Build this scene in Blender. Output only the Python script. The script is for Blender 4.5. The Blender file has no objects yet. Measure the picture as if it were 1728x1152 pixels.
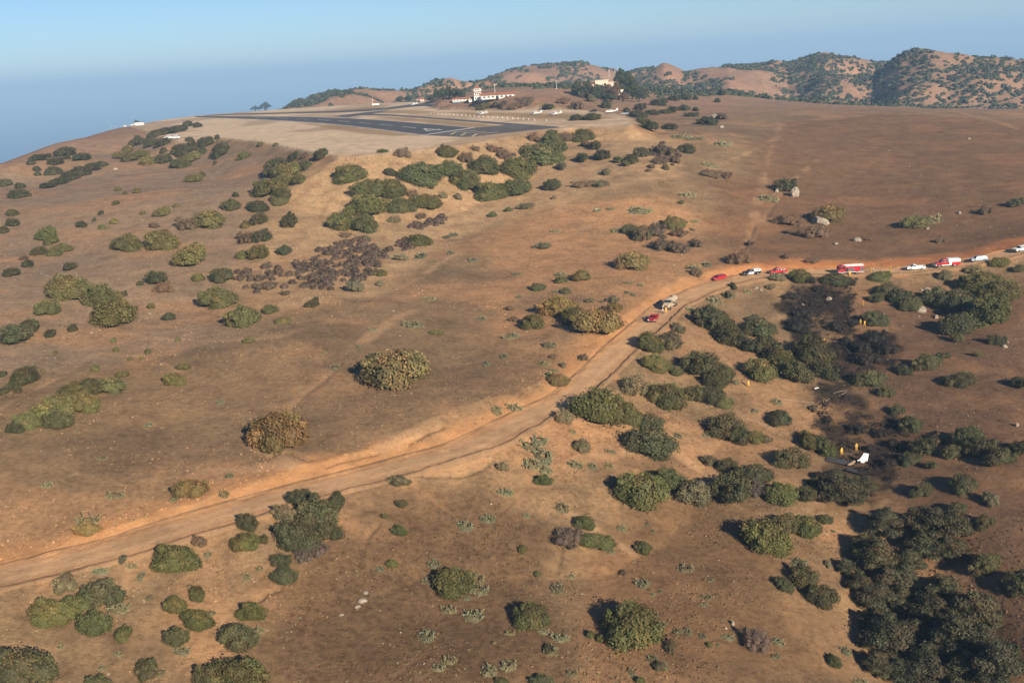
import bpy, bmesh, math, random
import numpy as np
from mathutils import Vector, Matrix, Euler

# ---------------------------------------------------------------- camera, sky, sun, exposure
scene = bpy.context.scene
C = scene.collection
CAM = np.array([0.0, 0.0, 100.0])
FPX, PW, PH = 1800.0, 1728.0, 1152.0
ROLL = math.atan(0.060)
PITCH = math.atan((576.0 - 103.0) * math.cos(ROLL) / FPX)
_R = np.array([1.0, 0, 0]); _U = np.array([0, math.sin(PITCH), math.cos(PITCH)]); _F = np.array([0, math.cos(PITCH), -math.sin(PITCH)])
RX = math.cos(ROLL) * _R - math.sin(ROLL) * _U
RY = math.sin(ROLL) * _R + math.cos(ROLL) * _U
cam_data = bpy.data.cameras.new('camera')
cam = bpy.data.objects.new('camera', cam_data); C.objects.link(cam)
cam_data.sensor_width = 36.0; cam_data.lens = 36.0 * FPX / PW
cam_data.clip_start = 1.0; cam_data.clip_end = 400000.0
M = Matrix.Identity(4)
for i in range(3):
    M[i][0] = RX[i]; M[i][1] = RY[i]; M[i][2] = -_F[i]; M[i][3] = CAM[i]
cam.matrix_world = M
scene.camera = cam

SUN_EL = math.radians(23.0)
SHADOW = np.array([-0.47, 0.883])                 # ground direction in which shadows fall
sun_az = math.atan2(-SHADOW[0], -SHADOW[1])      # compass style: angle from +Y towards +X
sun_dir = np.array([math.sin(sun_az) * math.cos(SUN_EL), math.cos(sun_az) * math.cos(SUN_EL), math.sin(SUN_EL)])
sd = bpy.data.lights.new('sun', 'SUN'); sd.energy = 5.0; sd.angle = math.radians(0.53); sd.color = (1.0, 0.86, 0.68)
sun = bpy.data.objects.new('sun', sd); C.objects.link(sun)
sun.rotation_euler = Vector(sun_dir).to_track_quat('Z', 'Y').to_euler()

world = bpy.data.worlds.new('World'); scene.world = world; world.use_nodes = True
wn = world.node_tree.nodes; wl = world.node_tree.links
sky = wn.new('ShaderNodeTexSky'); sky.sky_type = 'NISHITA'; sky.sun_disc = False
sky.sun_elevation = SUN_EL; sky.sun_rotation = sun_az
sky.altitude = 500.0; sky.air_density = 1.0; sky.dust_density = 0.0; sky.ozone_density = 5.0
bg = wn['Background']; bg.inputs[1].default_value = 0.052
tint = wn.new('ShaderNodeMix'); tint.data_type = 'RGBA'; tint.blend_type = 'MULTIPLY'; tint.inputs[0].default_value = 1.0
tint.inputs[7].default_value = (0.80, 0.90, 1.05, 1.0)
wl.new(sky.outputs[0], tint.inputs[6]); wl.new(tint.outputs[2], bg.inputs[0])
vs = scene.view_settings
vs.view_transform = 'Standard'; vs.look = 'None'; vs.exposure = 0.98; vs.gamma = 1.0; vs.use_curve_mapping = False
scene.cycles.use_denoising = True
scene.cycles.max_bounces = 5; scene.cycles.diffuse_bounces = 2; scene.cycles.glossy_bounces = 2
scene.cycles.transmission_bounces = 2; scene.cycles.volume_bounces = 0; scene.cycles.transparent_max_bounces = 4

# ---------------------------------------------------------------- pixel <-> world helpers
def ray(u, v):
    u = np.asarray(u, float); v = np.asarray(v, float)
    a = (u - PW / 2) / FPX; b = (PH / 2 - v) / FPX
    d = a[..., None] * RX + b[..., None] * RY + _F
    return d
def at_depth(u, v, Y):
    d = ray(u, v); return CAM + d * (np.asarray(Y, float) / d[..., 1])[..., None]
def at_level(u, v, h):
    d = ray(u, v); return CAM + d * (h / d[..., 2])[..., None]
def project(p):
    p = np.asarray(p, float) - CAM
    zc = p @ _F
    return PW / 2 + FPX * (p @ RX) / zc, PH / 2 - FPX * (p @ RY) / zc

# ---------------------------------------------------------------- noise
_TAB = {}
def vnoise(x, y, seed=0):
    t = _TAB.get(seed)
    if t is None: t = _TAB[seed] = np.random.RandomState(seed % 100000).rand(256 * 256).astype(np.float32)
    x = np.asarray(x, np.float32); y = np.asarray(y, np.float32)
    fx0 = np.floor(x); fy0 = np.floor(y); fx = x - fx0; fy = y - fy0
    fx = fx * fx * (3 - 2 * fx); fy = fy * fy * (3 - 2 * fy)
    ix = fx0.astype(np.int32) & 255; iy = (fy0.astype(np.int32) & 255) << 8; ix1 = (ix + 1) & 255; iy1 = (iy + 256) & 65535
    a = t[iy + ix]; b = t[iy + ix1]; c = t[iy1 + ix]; d = t[iy1 + ix1]
    a = a + (b - a) * fx; c = c + (d - c) * fx
    return a + (c - a) * fy
def fbm(x, y, scale, octv=4, seed=0, gain=0.5):
    s = 0.0; amp = 1.0; tot = 0.0; f = 1.0 / scale
    for k in range(octv):
        c, sn = math.cos(0.7 * k + 0.3), math.sin(0.7 * k + 0.3)
        s = s + amp * vnoise((x * c - y * sn) * f + 17.3 * k, (x * sn + y * c) * f - 9.1 * k, seed + k * 101)
        tot += amp; amp *= gain; f *= 2.03
    return s / tot          # 0..1, mean .5
def sstep(a, b, x):
    t = np.clip((x - a) / (b - a), 0, 1); return t * t * (3 - 2 * t)

# ---------------------------------------------------------------- terrain height
SEA_Z = -416.0
PLAT_Z = 100.0 - 34.5
ctrl = []
def cd(*pts):
    for u, v, D in pts: ctrl.append(at_depth(u, v, D))
def cw(*pts):
    for x, y, h in pts: ctrl.append(np.array([x, y, 100.0 + h]))
# slope between the road and the airfield, from the left
cd((-250, 980, 140), (-250, 700, 205), (-250, 520, 275), (-250, 390, 400),
   (0, 985, 150), (0, 850, 169), (0, 700, 206), (0, 560, 264), (0, 400, 385),
   (200, 922, 157), (200, 780, 184), (200, 600, 250), (200, 430, 350), (200, 330, 460),
   (400, 862, 169), (400, 720, 203), (400, 600, 244), (300, 520, 292), (450, 500, 300),
   (600, 808, 182), (600, 650, 226), (600, 550, 266), (600, 470, 320), (350, 350, 420),
   (800, 750, 195), (800, 600, 248), (800, 480, 315), (800, 380, 398),
   (960, 668, 220), (960, 520, 288), (960, 420, 358), (900, 320, 440), (1000, 290, 460), (1100, 275, 460),
   (1090, 550, 264), (1180, 492, 305), (1100, 420, 352), (1100, 340, 405), (1200, 400, 375), (1200, 300, 455), (1180, 235, 530),
   # brown dome on the right
   (1300, 461, 318), (1430, 459, 320), (1560, 453, 318), (1680, 435, 318), (1800, 400, 325), (1950, 370, 330),
   (1300, 380, 392), (1300, 300, 465), (1400, 250, 540), (1300, 225, 590), (1420, 205, 640), (1520, 189, 690), (1620, 194, 670), (1728, 212, 600), (1900, 240, 530),
   (1550, 430, 338), (1550, 330, 425), (1728, 300, 440), (1728, 380, 362), (1450, 370, 395),
   # below the road
   (-200, 1150, 122), (0, 1150, 127), (150, 1100, 135), (400, 1150, 132), (400, 980, 152), (250, 1000, 146), (600, 1000, 154), (600, 900, 167), (700, 1150, 134), (720, 860, 180),
   (864, 1150, 135), (864, 1000, 158), (864, 820, 188), (1000, 1000, 160), (1000, 850, 188), (1000, 740, 210), (1130, 1150, 137), (1150, 900, 180), (1200, 750, 216), (1100, 640, 240), (1200, 560, 274),
   (1300, 800, 199), (1300, 650, 240), (1300, 550, 288), (1250, 1000, 160), (1330, 900, 178), (1350, 1150, 140), (1380, 1000, 163),
   # ravine floor
   (1370, 510, 300), (1400, 560, 284), (1400, 650, 247), (1440, 760, 214), (1430, 830, 197), (1470, 950, 175), (1550, 1050, 161), (1590, 1150, 147),
   # right bank of the ravine
   (1500, 520, 298), (1600, 520, 294), (1600, 600, 258), (1700, 600, 255), (1560, 680, 233), (1700, 750, 204), (1600, 800, 195), (1728, 900, 170), (1600, 900, 175), (1728, 1100, 142), (1728, 1000, 156), (1900, 900, 168), (1900, 1100, 140), (1900, 600, 258))
# left shoulder that drops to the sea, land under and around the airfield
cd((0, 277, 600), (100, 243, 740), (210, 214, 880), (-150, 335, 500), (-400, 420, 400))
cw((-340, 640, -52), (-420, 800, -80), (-620, 780, -150), (-560, 560, -110), (-460, 400, -85), (-700, 400, -190), (-620, 1100, -180), (-900, 1200, -320), (-480, 1100, -90), (-420, 1350, -160), (-300, 1250, -70), (-700, 1700, -360))
cw((-250, 700, -42), (-200, 900, -37), (0, 700, -40), (0, 900, -38), (120, 640, -42), (-120, 560, -46), (-260, 560, -48))
# saddle and flats to the right of the airfield
cd((1150, 195, 735), (1200, 180, 840), (1300, 186, 760), (1280, 165, 1000), (1400, 180, 860), (1060, 165, 905), (1000, 172, 800), (960, 170, 800), (870, 168, 800), (850, 162, 910), (810, 168, 865), (740, 172, 940), (920, 158, 900))
# far hills: crest lines, their feet and the drop behind
cd((480, 184, 1350), (560, 152, 1560), (620, 149, 1560), (690, 152, 1520), (760, 131, 1480), (800, 140, 1560),
   (860, 116, 1680), (910, 108, 1720), (970, 104, 1740), (1020, 113, 1700), (1055, 121, 1650), (1120, 104, 1520), (1085, 114, 1560), (1155, 119, 1600),
   (1230, 107, 1700), (1330, 106, 1720), (1390, 87, 1640), (1440, 95, 1560), (1475, 103, 1520), (1520, 91, 1400), (1560, 80, 1350), (1600, 88, 1360), (1680, 95, 1300), (1760, 104, 1250), (1900, 100, 1250),
   (600, 172, 1220), (760, 158, 1250), (900, 150, 1280), (1120, 150, 1180), (1000, 135, 1450), (1250, 143, 1250), (1390, 125, 1350), (1455, 165, 1080), (1470, 130, 1330), (1560, 130, 1220), (1560, 180, 1020), (1680, 140, 1180), (1700, 182, 960), (1850, 170, 960), (1350, 162, 1060))
cw((-400, 1900, -150), (-200, 2000, -120), (0, 2100, -110), (200, 2200, -130), (400, 2150, -120), (600, 2100, -150), (900, 2000, -150), (1100, 1700, -130), (1100, 1200, -60), (900, 900, -85), (-300, 2600, -300), (300, 2700, -320), (900, 2600, -330), (1500, 2000, -260), (700, 600, -75), (600, 350, -88), (450, 200, -102), (300, 60, -118), (-300, 60, -95), (-420, 180, -85), (0, 60, -110))
ctrl = np.array(ctrl)
def _tps_phi(r2): return np.where(r2 > 0, r2 * np.log(r2 + 1e-12), 0.0)
_SC = 300.0
_cx = ctrl[:, :2] / _SC
def _fit():
    n = len(_cx)
    K = _tps_phi(((_cx[:, None] - _cx[None]) ** 2).sum(-1))
    lam = np.full(n, 0.002)
    A = np.zeros((n + 3, n + 3)); A[:n, :n] = K + np.diag(lam)
    P = np.c_[np.ones(n), _cx]; A[:n, n:] = P; A[n:, :n] = P.T
    return np.linalg.solve(A, np.r_[ctrl[:, 2], 0, 0, 0])
_tw = _fit()
def natural_raw(x, y):
    x = np.asarray(x, float); y = np.asarray(y, float)
    sh = x.shape; xf = (x / _SC).ravel(); yf = (y / _SC).ravel()
    out = np.empty(len(xf)); n = len(_cx)
    for s in range(0, len(xf), 20000):
        a = xf[s:s + 20000]; b = yf[s:s + 20000]
        r2 = (a[:, None] - _cx[None, :, 0]) ** 2 + (b[:, None] - _cx[None, :, 1]) ** 2
        out[s:s + 20000] = (r2 * np.log(r2 + 1e-12)) @ _tw[:n] + _tw[n] + _tw[n + 1] * a + _tw[n + 2] * b
    return out.reshape(sh)
# a lookup grid makes the spline cheap
GX0, GX1, GY0, GY1, GS = -1800.0, 1900.0, 0.0, 3000.0, 10.0
_gx = np.arange(GX0, GX1 + GS, GS); _gy = np.arange(GY0, GY1 + GS, GS)
_G = natural_raw(*np.meshgrid(_gx, _gy))
def _bic(G, x, y):
    fx = np.clip((x - GX0) / GS, 1, len(_gx) - 3.001); fy = np.clip((y - GY0) / GS, 1, len(_gy) - 3.001)
    ix = fx.astype(int); iy = fy.astype(int); tx = fx - ix; ty = fy - iy
    def w(t): return [(-.5 * t + t * t - .5 * t ** 3), (1 - 2.5 * t * t + 1.5 * t ** 3), (.5 * t + 2 * t * t - 1.5 * t ** 3), (-.5 * t * t + .5 * t ** 3)]
    wx = w(tx); wy = w(ty); s = 0
    for j in range(4):
        r = 0
        for i in range(4): r = r + wx[i] * G[iy + j - 1, ix + i - 1]
        s = s + wy[j] * r
    return s
def seg_dist(x, y, poly, closed=False):
    """distance to a polyline, arc parameter (index + t) of the nearest point, side (+ left)"""
    best = np.full(np.shape(x), 1e18); par = np.zeros(np.shape(x)); side = np.zeros(np.shape(x))
    n = len(poly); rng = range(n if closed else n - 1)
    for i in rng:
        ax, ay = poly[i][0], poly[i][1]; bx, by = poly[(i + 1) % n][0], poly[(i + 1) % n][1]
        dx, dy = bx - ax, by - ay; L = dx * dx + dy * dy + 1e-9
        t = np.clip(((x - ax) * dx + (y - ay) * dy) / L, 0, 1)
        d = (x - ax - t * dx) ** 2 + (y - ay - t * dy) ** 2
        m = d < best
        best = np.where(m, d, best); par = np.where(m, i + t, par)
        side = np.where(m, np.sign(dx * (y - ay) - dy * (x - ax)), side)
    return np.sqrt(best), par, side
def inside(x, y, poly):
    c = np.zeros(np.shape(x), bool); n = len(poly); j = n - 1
    for i in range(n):
        xi, yi, xj, yj = poly[i][0], poly[i][1], poly[j][0], poly[j][1]
        c ^= ((yi > y) != (yj > y)) & (x < (xj - xi) * (y - yi) / (yj - yi + 1e-12) + xi); j = i
    return c
def smooth_poly(p, n):
    """Catmull-Rom resample of a polyline into n points of even arc length"""
    p = np.asarray(p, float); q = []
    P = np.vstack([2 * p[0] - p[1], p, 2 * p[-1] - p[-2]])
    for i in range(1, len(P) - 2):
        for t in np.linspace(0, 1, 24, endpoint=False):
            a, b, c, d = P[i - 1], P[i], P[i + 1], P[i + 2]
            q.append(.5 * (2 * b + (c - a) * t + (2 * a - 5 * b + 4 * c - d) * t * t + (3 * b - a - 3 * c + d) * t ** 3))
    q.append(p[-1]); q = np.array(q)
    s = np.r_[0, np.cumsum(np.linalg.norm(np.diff(q, axis=0), axis=1))]
    t = np.linspace(0, s[-1], n)
    return np.stack([np.interp(t, s, q[:, k]) for k in range(q.shape[1])], 1)

# airfield platform (world outline, from its rim)
_rim = [(215, 214), (255, 226), (300, 238), (370, 233), (430, 238), (480, 248), (530, 258), (570, 264), (620, 262), (680, 256), (740, 249), (800, 241), (860, 230), (920, 220), (970, 215), (1020, 213), (1062, 212)]
PLAT = [tuple(at_level(u, v, -34.5)[:2]) for u, v in _rim]
_back = [(1075, 203), (1050, 193), (1000, 187), (950, 184), (900, 185), (850, 186), (790, 186), (745, 186), (725, 181), (735, 176), (700, 172), (640, 174), (560, 179), (480, 184), (400, 190), (335, 195), (270, 203), (235, 210)]
PLAT += [tuple(at_level(u, v, -34.5)[:2]) for u, v in _back]
# low bench with the parked aircraft in front of the terminal stays part of the platform; the terminal stands on a second step
PEAKS = []
for u, v, D, ph, pr in ((760, 128, 1480, 15, 90), (940, 104, 1740, 10, 160), (1122, 102, 1500, 17, 75), (1390, 88, 1620, 16, 120), (1560, 82, 1330, 17, 110), (1475, 112, 1480, -22, 70), (1470, 140, 1250, -20, 90), (1060, 125, 1620, -12, 80), (1160, 122, 1600, -10, 90), (1700, 150, 1100, -12, 110), (1640, 110, 1250, 6, 60), (1330, 130, 1350, -12, 90)):
    q = at_depth(u, v, D); PEAKS.append((q[0], q[1], ph, pr))
SKY_A = np.array([-1.0, 1.0]); SKY_C = np.zeros(2)
def h_base(x, y):
    z = _bic(_G, x, y)
    r = np.hypot(x, y)
    # ravine and rills
    z = z + (fbm(x, y, 60, 3, 5) - .5) * 2.6 * sstep(100, 260, r)
    z = z + (fbm(x, y, 14, 3, 9) - .5) * 0.7
    m = r > 950
    if np.any(m):
        xm, ym = x[m], y[m]; far = sstep(950, 1250, r[m])
        rid = 1 - np.abs(2 * fbm(xm + 40 * fbm(xm, ym, 300, 2, 3), ym, 210, 4, 31) - 1)
        z = np.array(z); z[m] += far * ((rid - .80) * 34 + (fbm(xm, ym, 60, 3, 12) - .5) * 9)
    z = z + np.interp(np.arctan2(x, y), SKY_A, SKY_C) * sstep(1020, 1280, r)
    for px_, py_, ph, pr in PEAKS:
        k = ((x - px_) ** 2 + (y - py_) ** 2) / pr ** 2
        z = z + ph * np.exp(-k)
    return z
# settle the far crest line at the height it has against the sea
_sk = np.array([(480, 184), (520, 166), (560, 153), (620, 149), (690, 153), (725, 141), (760, 131), (800, 140), (830, 128), (860, 117), (910, 110), (970, 106), (1020, 115), (1055, 123), (1085, 116), (1120, 106), (1155, 120), (1230, 109), (1330, 107), (1360, 97), (1390, 88), (1440, 97), (1475, 106), (1520, 92), (1560, 82), (1600, 90), (1680, 97), (1728, 102), (1800, 104)], float)
_sd = ray(_sk[:, 0], _sk[:, 1]); SKY_A = np.arctan2(_sd[:, 0], _sd[:, 1]); SKY_C = np.zeros(len(_sk))
for _it in range(4):
    _s = np.linspace(1050, 2100, 220); _X = np.sin(SKY_A)[:, None] * _s; _Y = np.cos(SKY_A)[:, None] * _s
    _Zt = CAM[2] + _s[None] * (_sd[:, 2] / np.hypot(_sd[:, 0], _sd[:, 1]))[:, None]      # height of the sight line
    SKY_C = SKY_C - (h_base(_X, _Y) - _Zt).max(1)
_pb = np.array(PLAT); _pb = (_pb[:, 0].min() - 90, _pb[:, 0].max() + 90, _pb[:, 1].min() - 90, _pb[:, 1].max() + 90)
def h_platform(x, y, z):
    m = (x > _pb[0]) & (x < _pb[1]) & (y > _pb[2]) & (y < _pb[3])
    sd_ = np.full(np.shape(x), 999.0); zo = np.array(z, float)
    if m.any():
        xm, ym = x[m], y[m]
        d, _, _ = seg_dist(xm, ym, PLAT, True)
        s = np.where(inside(xm, ym, PLAT), -d, d); sd_[m] = s
        wob = (fbm(xm, ym, 22, 3, 77) - .5) * 3.0
        rough = sstep(2, 12, s) * (fbm(xm, ym, 9, 3, 55) - .5) * 1.3
        dd = np.maximum(s + wob * 0.5, 0)
        z2 = np.maximum(z[m], PLAT_Z - dd * (.30 + .11 * sstep(-135, -85, xm)) - sstep(-3, 4, s) * 0.5 + rough)      # fill slope
        z2 = np.minimum(z2, PLAT_Z + dd * 0.55 + rough)                                  # cut slope
        zo[m] = np.where(s < 0, PLAT_Z, z2)
    return zo, sd_

# ---------------------------------------------------------------- the dirt road
_rc = [(-330, 1075), (-200, 1042), (-100, 1014), (0, 985), (100, 955), (200, 922), (300, 890), (400, 862), (500, 832), (600, 808), (700, 785), (800, 750), (900, 703), (960, 668), (1010, 628), (1050, 585), (1090, 550), (1130, 520), (1180, 492), (1240, 471), (1300, 462), (1360, 459), (1430, 459), (1500, 459), (1560, 454), (1620, 446), (1680, 434), (1728, 420), (1800, 398), (1900, 372)]
_p = []
for u, v in _rc:
    d = ray(u, v); lo = 60.0; t = None
    s = np.linspace(80, 460, 1500)
    P = CAM + d / d[1] * s[:, None]
    g = P[:, 2] - _bic(_G, P[:, 0], P[:, 1])
    k = np.argmax(g < 0); _p.append(P[k])
_p = np.array(_p)
ROAD = smooth_poly(_p, 260)
_k = np.ones(25) / 25
_zz = np.convolve(np.pad(ROAD[:, 2], 12, mode='edge'), _k, 'valid'); ROAD[:, 2] = _zz
ROAD_W = 3.8
RILLS = []
_ry0, _ry1 = ROAD[:, 1].min() - 40, ROAD[:, 1].max() + 40
def road_field(x, y):
    x = np.asarray(x, float); y = np.asarray(y, float)
    d = np.full(x.shape, 1e6); z = np.zeros(x.shape); sgn = np.zeros(x.shape); par = np.zeros(x.shape)
    m = (y > _ry0) & (y < _ry1) & (np.abs(x) < 420)
    if m.any():
        xm, ym = x[m], y[m]
        dd, pp, ss = seg_dist(xm, ym, ROAD[::3])
        d[m] = dd; par[m] = pp * 3; sgn[m] = ss
        z[m] = np.interp(pp * 3, np.arange(len(ROAD)), ROAD[:, 2])
    return d, par, sgn, z
def height(x, y, full=False):
    x = np.asarray(x, float); y = np.asarray(y, float)
    z = h_base(x, y)
    z, sdp = h_platform(x, y, z)
    d, par, sgn, rz = road_field(x, y)
    e = np.maximum(d - ROAD_W - 0.4, 0)
    near = d < 60
    if np.any(near):
        en = e[near]; rough = (fbm(x[near], y[near], 5, 2, 44) - .5) * 0.8 * sstep(0, 3, en); z = np.array(z)
        z[near] = np.clip(z[near], rz[near] - en * 0.40 + rough - 0.06, rz[near] + en * 0.48 + rough - 0.06)
    for ln, dep_, wd_ in RILLS:
        lo, hi = ln.min(0) - 3, ln.max(0) + 3; m = (x > lo[0]) & (x < hi[0]) & (y > lo[1]) & (y < hi[1])
        if np.any(m):
            q = seg_dist(x[m], y[m], ln)[0]; z = np.array(z); z[m] -= .55 * dep_ * np.exp(-(q / wd_) ** 2) * (.5 + fbm(x[m], y[m], 3, 2, 71))
    if full: return z, sdp, d, par, sgn
    return z
def ground_hit(u, v, lift=0.0, tmin=80.0, tmax=2600.0):
    """first point of the ground (raised by lift) along the ray through a photograph pixel"""
    u = np.atleast_1d(np.asarray(u, float)); v = np.atleast_1d(np.asarray(v, float)); lift = np.broadcast_to(np.asarray(lift, float), u.shape)
    d = ray(u, v); d = d / d[:, 1:2]
    s = tmin * (tmax / tmin) ** np.linspace(0, 1, 420)
    P = CAM + d[:, None, :] * s[None, :, None]
    g = P[..., 2] - height(P[..., 0], P[..., 1]) - lift[:, None]
    hit = g < 0; k = np.argmax(hit, 1); k = np.where(hit.any(1), np.maximum(k, 1), len(s) - 1)
    lo = s[k - 1]; hi = s[k]
    for _ in range(14):
        mid = (lo + hi) / 2; Pm = CAM + d * mid[:, None]
        b = Pm[:, 2] - height(Pm[:, 0], Pm[:, 1]) - lift < 0
        hi = np.where(b, mid, hi); lo = np.where(b, lo, mid)
    Pm = CAM + d * hi[:, None]; Pm[:, 2] -= lift
    return Pm
def gp(u, v): return ground_hit(u, v)[0]
_rl = [([(940, 893), (946, 925), (940, 962)], .6, .5), ([(178, 1015), (186, 1050), (200, 1095), (208, 1150)], .5, .5), ([(432, 1012), (452, 1000), (470, 992)], .9, .6), ([(1030, 1080), (1046, 1108), (1072, 1145)], .5, .5), ([(690, 799), (740, 803), (785, 801), (812, 791), (828, 778)], .5, .45),
       ([(482, 697), (512, 668), (548, 640), (575, 612)], .5, .6), ([(552, 783), (590, 772), (632, 764)], .8, .6), ([(688, 747), (715, 732), (745, 720)], .8, .6), ([(455, 770), (480, 762), (520, 775)], .7, .8), ([(918, 700), (870, 735), (838, 758)], .6, .5), ([(1245, 430), (1262, 408), (1272, 380)], .8, .9), ([(1345, 312), (1320, 330), (1290, 372)], .5, .8), ([(640, 880), (620, 905), (612, 925)], .5, .5), ([(1100, 1080), (1120, 1070), (1140, 1060)], .4, .4)]
RILLS = [(smooth_poly(ground_hit([p[0] for p in px], [p[1] for p in px])[:, :2], 14), a, b) for px, a, b in _rl]

# ---------------------------------------------------------------- object helpers
def link(o, parent=None):
    C.objects.link(o)
    if parent is not None: o.parent = parent
    return o
def tag(o, label=None, cat=None, group=None, kind=None):
    if label: o['label'] = label
    if cat: o['category'] = cat
    if group: o['group'] = group
    if kind: o['kind'] = kind
    return o
def empty(name, loc=(0, 0, 0), rz=0.0):
    o = bpy.data.objects.new(name, None); link(o); o.location = Vector(loc); o.rotation_euler = (0, 0, rz); o.empty_display_size = 0.3
    return o
def mesh_np(name, V, Q, mat=None, smooth=False):
    """mesh from numpy vertices and equal-sized faces"""
    V = np.asarray(V, np.float32); Q = np.asarray(Q, np.int32)
    me = bpy.data.meshes.new(name)
    me.vertices.add(len(V)); me.vertices.foreach_set('co', V.ravel())
    me.loops.add(Q.size); me.loops.foreach_set('vertex_index', Q.ravel())
    me.polygons.add(len(Q)); me.polygons.foreach_set('loop_start', (np.arange(len(Q)) * Q.shape[1]).astype(np.int32))
    if smooth: me.polygons.foreach_set('use_smooth', np.ones(len(Q), bool))
    me.update(calc_edges=True)
    if mat: me.materials.append(mat)
    return me
def obj(name, me, parent=None):
    return link(bpy.data.objects.new(name, me), parent)
def set_attr(me, name, col):
    a = me.attributes.new(name, 'FLOAT_COLOR', 'POINT')
    c = np.ones((len(col), 4), np.float32); c[:, :col.shape[1]] = col
    a.data.foreach_set('color', c.ravel())
def grid_faces(n, m):
    i = np.arange((n - 1) * m).reshape(n - 1, m)[:, :-1]
    return np.stack([i, i + 1, i + m + 1, i + m], -1).reshape(-1, 4)

# ---------------------------------------------------------------- material helpers
def new_mat(name):
    m = bpy.data.materials.new(name); m.use_nodes = True
    nt = m.node_tree; return m, nt, nt.nodes['Principled BSDF']
def simple(name, col, rough=0.6, metal=0.0, spec=0.4, grime=0.12, scale=3.0, emit=None):
    m, nt, b = new_mat(name)
    n = nt.nodes.new('ShaderNodeTexNoise'); n.inputs['Scale'].default_value = scale; n.inputs['Detail'].default_value = 4
    co = nt.nodes.new('ShaderNodeTexCoord'); nt.links.new(co.outputs['Object'], n.inputs['Vector'])
    mx = nt.nodes.new('ShaderNodeMix'); mx.data_type = 'RGBA'; mx.blend_type = 'MIX'
    mx.inputs[6].default_value = (col[0] * (1 - grime), col[1] * (1 - grime * 1.1), col[2] * (1 - grime * 1.3), 1)
    mx.inputs[7].default_value = (min(1, col[0] * (1 + grime * .5)), min(1, col[1] * (1 + grime * .5)), min(1, col[2] * (1 + grime * .5)), 1)
    nt.links.new(n.outputs[0], mx.inputs[0]); nt.links.new(mx.outputs[2], b.inputs['Base Color'])
    b.inputs['Roughness'].default_value = rough; b.inputs['Metallic'].default_value = metal; b.inputs['Specular IOR Level'].default_value = spec
    return m
def mixn(nt, typ, fac, a, b):
    mx = nt.nodes.new('ShaderNodeMix'); mx.data_type = 'RGBA'; mx.blend_type = typ
    for s, v in ((0, fac), (6, a), (7, b)):
        if hasattr(v, 'links') or isinstance(v, bpy.types.NodeSocket): nt.links.new(v, mx.inputs[s])
        else: mx.inputs[s].default_value = v
    return mx.outputs[2]
def noise(nt, vec, scale, detail=4, rough=.55, dist=0.0):
    n = nt.nodes.new('ShaderNodeTexNoise'); n.inputs['Scale'].default_value = scale; n.inputs['Detail'].default_value = detail
    n.inputs['Roughness'].default_value = rough; n.inputs['Distortion'].default_value = dist
    nt.links.new(vec, n.inputs['Vector']); return n.outputs[0]
def ramp(nt, fac, stops):
    r = nt.nodes.new('ShaderNodeValToRGB'); e = r.color_ramp.elements
    while len(e) < len(stops): e.new(0.5)
    for k, (p, c) in enumerate(stops):
        e[k].position = p; e[k].color = (c, c, c, 1) if isinstance(c, float) else (*c, 1)
    nt.links.new(fac, r.inputs[0]); return r.outputs[0]

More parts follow.
